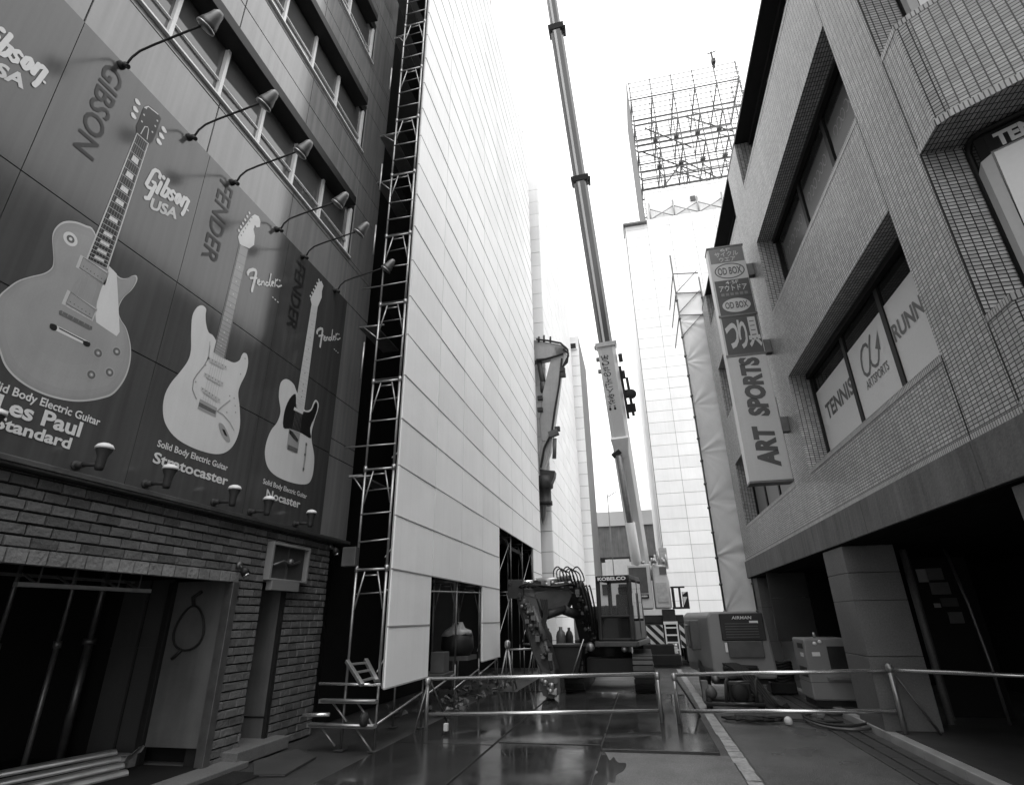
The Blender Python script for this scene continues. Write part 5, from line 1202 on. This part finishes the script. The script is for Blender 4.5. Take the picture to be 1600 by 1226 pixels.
for y in (24.2, 25.8, 28.5, 30):
    b = MB(); b.lathe((1.7, y, .62), (1, 0, 0), [(-.2, .6), (.2, .6), (.22, .3)], 20); b.build('wheel', 'rubber', cr)
    b = MB(); b.lathe((-.3, y, .62), (-1, 0, 0), [(-.2, .6), (.2, .6), (.22, .3)], 20); b.build('wheel', 'rubber', cr)
b = MB(); b.box(.72, 1.2, 23.0, 23.5, 1.5, 1.95); b.box(-.4, 1.5, 23.2, 26.5, 1.45, 1.75); b.build('turntable', 'mach_dk', cr, bevel=.03)
b = MB(); b.box(K(984, 930).x, K(1020, 930).x, 23.0, 26.0, 1.98, 3.62); b.build('counter_housing', 'crane_lt', cr, bevel=.04)
b = MB(); b.box(K(986, 930).x, K(1014, 930).x, 22.97, 23.0, 2.55, 3.5); gl = b.build('radiator_panel', 'mach_md', cr); b = MB(); b.box(K(998, 930).x, K(1014, 930).x, 22.94, 22.968, 2.35, 2.5); b.build('name_plate', 'black', cr); b = MB(); [b.box(K(1000+2*k, 930).x, K(1001.4+2*k, 930).x, 22.93, 22.938, 2.4, 2.46) for k in range(6)]; b.build('name_mark', 'white', cr)
b = MB(); b.extrude([(x, 22.9, z) for x, z in ((.52, 1.98), (1.12, 1.98), (1.12, 2.9), (1.02, 3.55), (.52, 3.6))], (0, 2.4, 0)); cb = b.build('operator_cab', 'crane_lt', cr, bevel=.06)
b = MB(); b.box(.78, 1.05, 22.87, 22.899, 3.2, 3.48); b.build('cab_window', 'glass_dk', cb)
b = MB(); b.box(.6, 1.0, 22.86, 22.895, 2.2, 2.9); b.lathe((.62, 22.8, 3.62), (0, 0, 1), [(0, .1), (.14, .1), (.2, .02)]); b.lathe((.98, 22.9, 3.6), (0, 0, 1), [(0, .06), (.16, .06)]); b.lathe((.2, 23.1, 3.63), (0, 0, 1), [(0, .07), (.1, .07)]); b.build('cab_fittings', 'galv', cb)
fr_ = MB(); x0, x1, z0, z1 = 1.12, 1.74, 1.95, 2.75; y = 22.8
fr_.box(x0, x1, y, y+.05, z0, z0+.07); fr_.box(x0, x1-.1, y, y+.05, z1-.06, z1); fr_.box(x0+.02, x0+.12, y, y+.05, z0+.07, z1-.06); fr_.box(x0+.28, x0+.36, y, y+.05, z0+.07, z1-.06); fr_.box(x0+.4, x1, y+.01, y+.04, z0+.07, z1-.2); sf = fr_.build('side_frame', 'black', cr)
b = MB(); y -= .003; b.add([(x0+.42, y, z0+.5), (x0+.58, y, z1-.2), (x0+.42, y, z1-.2)], [(0, 1, 2)]); b.add([(x0+.42, y, z0+.12), (x0+.58, y, z0+.42), (x0+.42, y, z0+.42)], [(0, 1, 2)]); b.build('marking', 'white', sf)
b = MB()
for k in range(5): b.lathe((.55+.14*k, 23.6, 3.6), (0, 0, 1), [(0, .05), (.3+.12*(k % 3), .05)], 8)
b.box(.9, 1.2, 23.9, 24.3, 3.5, 4.3); b.build('winch', 'galv', cr)
# telescopic boom: straight from the pivot to over the street
def dp(px, py, d): q = _cv((px, py)); return EYE+ROT @ (q/FPX*d)
B0, B1 = dp(1001, 882, 22.5), dp(857, -30, 22.5); BD = (B1-B0).normalized(); BL = (B1-B0).length
view = (EYE-(B0+B1)/2).normalized(); SXD = BD.cross(view).normalized(); BU = SXD.cross(BD)
def bpt(t): return B0+BD*t
def sect(px, py): # length along boom for a photo point
    q = dp(px, py, 22.5); return (q-B0).dot(BD)
t_a, t_b, t_c, t_d = sect(967, 700), sect(947, 537), sect(904, 281), sect(866, 47)
def boxsec(name, t0, t1, w, h, m, par=cr):
    n = 6; prof = [(-w/2, h*.5), (w/2, h*.5), (w/2, -h*.22), (w*.3, -h*.5), (-w*.3, -h*.5), (-w/2, -h*.22)]
    prof = [(p, -q) for p, q in prof]; prof = [(p[0], p[1]) for p in prof]
    b = MB(); b.extrude([bpt(t0)+SXD*p+BU*q for p, q in prof], BD*(t1-t0)); return b.build(name, m, par, bevel=.02)
bs = boxsec('boom_base', -.6, t_b, .74, .9, 'crane_lt')
b = MB(); 
o = BU*.46
b.add([bpt(t_a-.1)+SXD*-.36+o, bpt(t_a-.1)+SXD*.2+o, bpt(t_a+.55)+SXD*.36+o, bpt(t_a+.55)+SXD*-.36+o], [(0,1,2,3)]); 
b = MB(); b.bar(bpt(t_b-.18)+BU*.02, bpt(t_b), .86, 1.0, BU); b.build('boom_head_ring', 'galv', bs, bevel=.01)
b = MB(); b.bar(bpt(t_a-.35)+SXD*-.05+BU*.35, bpt(t_a+.5)+SXD*-.05+BU*.5, .5, .2, BU, .72, .3); b.build('lift_bracket', 'white', bs, bevel=.02)
b = MB(); b.tube([bpt(t_a-.2)+BU*.62+SXD*-.18, bpt(-1.0)+BU*.95+SXD*-.12], .13, 14); b.build('lift_cylinder_rod', 'galv_dk', cr); b = MB(); b.tube([bpt(t_a-2.9)+BU*.79+SXD*-.15, bpt(-1.0)+BU*.97+SXD*-.12], .19, 14); b.build('lift_cylinder', 'crane_lt', cr)
b = MB(); b.bar(bpt(t_a-.25)+BU*.4+SXD*-.42, bpt(t_a-.05)+BU*.4+SXD*-.1, .2, .3, BU); b.build('pin_block', 'mach_dk', cr)
s1 = boxsec('boom_section', t_b, t_c, .56, .7, 'crane_dk'); s2 = boxsec('boom_section', t_c, t_d, .5, .62, 'crane_dk'); s3 = boxsec('boom_section', t_d, BL+4, .42, .52, 'crane_dk')
for t0, w in ((t_c, .72), (t_d, .64)): b = MB(); b.bar(bpt(t0-.16), bpt(t0+.06), w, w*1.1, BU); b.bar(bpt(t0-.3)+SXD*w*.5, bpt(t0+.02)+SXD*w*.55, .08, .3, BU); b.build('collar', 'black', s1, bevel=.01)
for t0, t1, w in ((t_b, t_c, .56), (t_c, t_d, .5), (t_d, BL+4, .42)): b = MB(); b.bar(bpt(t0+.07)+SXD*-.06+BU*w*.635, bpt(t1-.2)+SXD*-.06+BU*w*.635, .09, .02, BU); b.build('highlight_strip', 'crane_lt', s2)  # pale strips left of centre stand in for the highlight on the dark boom
b = MB()
seq = ['吊', 'り', '荷', 'の', '下', 'に', '入', 'る', 'な', '!!']
tt0, tt1 = sect(944, 562), sect(956, 648); step = (tt1-tt0)/10
for k, ch in enumerate(seq):
    c = bpt(tt0+step*(k+.08))+BU*.455-SXD*.28; h = -step*.84; text(b, ch, c-BD*h*-1, c-BD*h*-1+SXD*.3, c, .012)
b.build('lettering', 'black', bs)
b = MB(); side = SXD
for t0, d_, s_ in ((t_b-.5, .5, .16), (t_b-1.2, .52, .12), (t_b-2.0, .55, .3), (t_b-2.6, .62, .34)): b.bar(bpt(t0)+side*d_+BU*.1, bpt(t0-.35)+side*d_+BU*.1, s_, .3, BU)
b.bar(bpt(t_b-1.0)+side*.42, bpt(t_b-3.2)+side*.44, .1, .3, BU); b.tube([bpt(t_b-1.5)+side*.62+BU*.2, bpt(t_b-3.1)+side*.66+BU*.2], .06, 8); b.lathe(bpt(t_b-2.2)+side*.7+BU*.05, BU, [(0, .2), (.3, .2)], 14)
b.build('hose_reel', 'mach_dk', cr, bevel=.01)
b = MB()
for t0 in (t_b-.1, t_b-.6, t_b-1.1): b.box(*[v for q in ((bpt(t0)-SXD*.42).x, (bpt(t0)-SXD*.42).y, (bpt(t0)-SXD*.42).z) for v in (q-.07, q+.07)])
b.build('roller', 'galv_dk', cr)

# ================================================================ compressor, cart, generator, hoses
cp = thing('air_compressor', 'pale grey trailer air compressor with a dark grille panel, right of the street', 'compressor', (2.0, 14.6, 0))
C = lambda px, py, Y=14.0: on(px, py, 1, Y)
xl, xr = C(1108, 1000).x, C(1207, 1000).x
b = MB()
b.extrude([(x, 14.0, z) for x, z in ((xl+.05, .42), (xl, .62), (xl+.02, 1.7), (xl+.12, 1.78), (xr-.25, 1.78), (xr-.08, 1.66), (xr, .62), (xr-.03, .42))], (-.35, 2.6, 0)); b.build('body', 'comp', cp, bevel=.05)
a0, a1 = C(1122, 957).x, C(1190, 957).x
b = MB(); b.box(a0, a1, 13.94, 13.999, 1.18, 1.74); gr = b.build('grille_panel', 'mach_dk', cp, bevel=.02)
b = MB()
for k in range(6): b.box(a0+.1, a1-.14, 13.925, 13.938, 1.24+.055*k, 1.262+.055*k)
b.build('louvre', 'mach_md', gr)
b = MB(); text(b, 'AIRMAN', (a0+.26, 13.93, 1.615), (a0+.68, 13.93, 1.615), (a0+.26, 13.93, 1.68), .008, .1); b.build('lettering', 'poster', gr); b = MB(); b.box(a0+.62, a0+.8, 13.928, 13.938, 1.53, 1.58); b.build('label', 'poster', gr)
b = MB(); b.box(a0+.1, a1-.1, 13.9, 13.999, .84, 1.175); cpn = b.build('control_panel', 'mach_md', cp, bevel=.015)
b = MB(); b.box(a0+.04, a0+.09, 13.97, 13.99, .95, 1.14); b.build('label', 'poster', cp)
b = MB(); b.box(xl-.32, xl-.05, 14.9, 16.3, .95, 1.6); b.box(xl-.38, xl-.31, 15.1, 16.0, 1.0, 1.5); b.build('side_louvre', 'mach_md', cp, bevel=.02)
b = MB(); b.tube([(xl+.2, 13.95, .62), (xl+.55, 13.9, .66), (xl+.9, 13.9, .64)], .05, 8); b.box(xl+.3, xr-.4, 13.88, 13.97, .56, .64); b.build('outlet_manifold', 'black_metal', cp)
for x in (xl-.1, xr-.35):
    b = MB(); b.lathe((x, 15.2, .36), (1, 0, 0), [(-.1, .35), (.1, .35), (.11, .2)], 20); w = b.build('wheel', 'rubber', cp); b = MB(); b.lathe((x-.02, 15.2, .36), (1, 0, 0), [(-.1, .18), (.12, .18)], 16); b.build('rim', 'galv_dk', w)
b = MB(); b.box(xl-.0, xr-.2, 14.2, 16.2, .3, .42); b.tube([(xl+.5, 14.2, .35), (xl+.45, 13.2, .38)], .05, 8); b.build('trailer_frame', 'black', cp)
ct = thing('engine_cart', 'low black cart of engine parts and tubes standing in front of the compressor', 'cart', (1.55, 12.85, 0))
b = MB()
for x in (1.05, 2.1): b.tube([(x, 12.55, .12), (x, 13.2, .12)], .035, 8)
for y in (12.55, 13.2): b.tube([(1.05, y, .12), (2.1, y, .12)], .035, 8)
for x in (1.4, 1.95): b.tube([(x, 12.6, .1), (x+.05, 12.6, .5), (x+.12, 12.8, .55)], .03, 8)
b.build('frame', 'black_metal', ct)
b = MB(); b.box(1.48, 1.9, 12.6, 13.1, .15, .48); b.lathe((1.68, 12.58, .32), (0, -1, 0), [(0, .17), (.06, .17), (.09, .1)], 16); b.build('engine', 'black', ct, bevel=.03)
b = MB(); b.lathe((1.16, 12.6, .3), (0, 1, 0), [(0, .06), (.06, .11), (.5, .11), (.56, .06)], 14); b.build('tank', 'mach_md', ct)
b = MB(); b.box(1.0, 1.12, 12.7, 12.95, .15, .5); b.lathe((1.3, 12.9, .45), (0, 0, 1), [(0, .08), (.12, .08), (.14, .03)]); b.tube([(1.5, 12.52, .5), (1.9, 12.52, .52)], .018, 8); b.tube([(1.55, 12.5, .14), (1.9, 12.5, .14)], .025, 8); b.build('fittings', 'galv_dk', ct)
for x in (1.1, 2.05): b = MB(); b.lathe((x, 12.75, .14), (1, 0, 0), [(-.05, .14), (.05, .14)], 14); b.build('wheel', 'rubber', ct)
for k in range(6):
    b = MB(); x = 1.9+.05*k; b.tube(smooth_pts([(x-.3, 13.7, .7), (x-.1, 13.5, .62), (x+.1, 13.2, .3), (x+.25, 12.95, .06), (x+.5, 12.9+.1*k, .03)], 4)[:17], .025, 8, False)
    tag(b.build('air_hose', 'rubber'), 'black hose drooping from the compressor to the ground, right of the engine cart', 'hose', 'black hoses drooping at the compressor')
gn = thing('generator', 'waist-high pale grey generator box standing against the stone pillar', 'generator', (3.4, 13, .1))
GX0, GX1, GY0, GY1 = 2.98, 3.78, 12.55, 13.4
b = MB(); b.box(GX0, GX1, GY0, GY1, .2, 1.26); b.build('case', 'comp', gn, bevel=.03)
b = MB(); b.box(GX0+.04, GX1-.04, GY0+.04, GY1-.04, .09, .2); b.build('base', 'black', gn)
b = MB(); b.box(GX0-.012, GX0-.001, GY0+.1, GY0+.45, 1.08, 1.17); b.box(GX0-.012, GX0-.001, GY0+.1, GY0+.6, .58, .75); b.box(GX0+.4, GX1-.06, GY0-.012, GY0-.001, .72, 1.12); b.build('vent', 'mach_dk', gn)
b = MB(); b.box(GX0-.008, GX0-.001, GY0+.15, GY0+.35, .93, 1.0); b.box(GX0+.12, GX0+.26, GY0-.008, GY0-.001, .95, 1.02); b.lathe((GX0+.2, GY0-.001, 1.17), (0, -1, 0), [(0, .035), (.006, .035)]); b.lathe((GX0+.3, GY0-.001, 1.2), (0, -1, 0), [(0, .035), (.006, .035)]); b.build('label', 'poster', gn)
b = MB(); b.box(GX0+.3, GX1-.05, GY0-.08, GY0-.001, .55, .6); b.lathe((GX0+.3, GY0+.3, 1.26), (0, 0, 1), [(0, .03), (.1, .02)]); b.box(GX0+.3, GX0+.6, GY0+.1, GY0+.2, 1.262, 1.28); b.build('fittings', 'galv', gn)
b = MB(); b.box(GX0-.002, GX1+.002, GY0-.003, GY1, .5, .506); b.build('seam', 'black', gn)
b = MB()
for k in range(7):
    pts = [(3.0+.27*math.cos(2*math.pi*j/24), 15.3+.27*math.sin(2*math.pi*j/24), .3+.06*k+.02*math.sin(j)) for j in range(25)]; b.tube(pts, .028, 6, False)
tag(b.build('hose_coil', 'rubber'), 'black coil of hose stacked between the compressor and the generator', 'hose')
b = MB(); b.box(2.7, 3.25, 15.0, 15.6, .03, .27); tag(b.build('crate', 'black', None, bevel=.02), 'low black crate underneath the stacked hose coil', 'crate')
def ring(cx, cy, rx, ry, z, r, lab, m='rubber'):
    b = MB(); pts = [(cx+rx*(1+.03*math.sin(3*a))*math.cos(a), cy+ry*math.sin(a), z+.012*math.sin(2*a+cx)) for a in [2*math.pi*k/40*1.02 for k in range(41)]]; b.tube(pts, r, 8, False); return b
b = ring(3.05, 11.45, .52, .78, .04, .022, ''); b2 = ring(3.0, 11.5, .47, .72, .075, .02, ''); tag(b.build('hose_ring', 'galv_dk'), 'wide ring of grey hose lying on the gutter below the generator', 'hose')
tag(b2.build('hose_ring', 'mach_dk'), 'darker thinner hose ring lying on top of the grey hose ring', 'hose')
b = MB(); pts = [(1.25, 11.5, .03)]; x = 1.25
for k in range(26): pts.append((1.4+.35*math.sin(k*1.9)+.02*k, 11.5+.25*math.cos(k*2.3), .03+.03*abs(math.sin(k*1.1))))
b.tube(smooth_pts(pts, 3)[:-3], .016, 6, False); tag(b.build('cable', 'rubber'), 'tangled black cable on the road in front of the engine cart', 'cable')
b = MB(); b.tube(smooth_pts([(1.9, 11.4, .02), (2.2, 11.5, .02), (2.6, 11.42, .02), (3.1, 11.5, .02), (2.7, 11.6, .02), (2.2, 11.65, .02)], 5)[:26], .014, 6, False); tag(b.build('cable', 'mach_dk'), 'thin cable running along the road to the hose ring', 'cable')
b = MB(); b.box(2.75, 3.0, 12.1, 12.3, .005, .05); b.box(2.82, 2.92, 11.9, 12.02, .005, .07); tag(b.build('debris', 'sign_md', None, bevel=.01), 'small pale scrap lying in the gutter beside the generator', 'scrap')
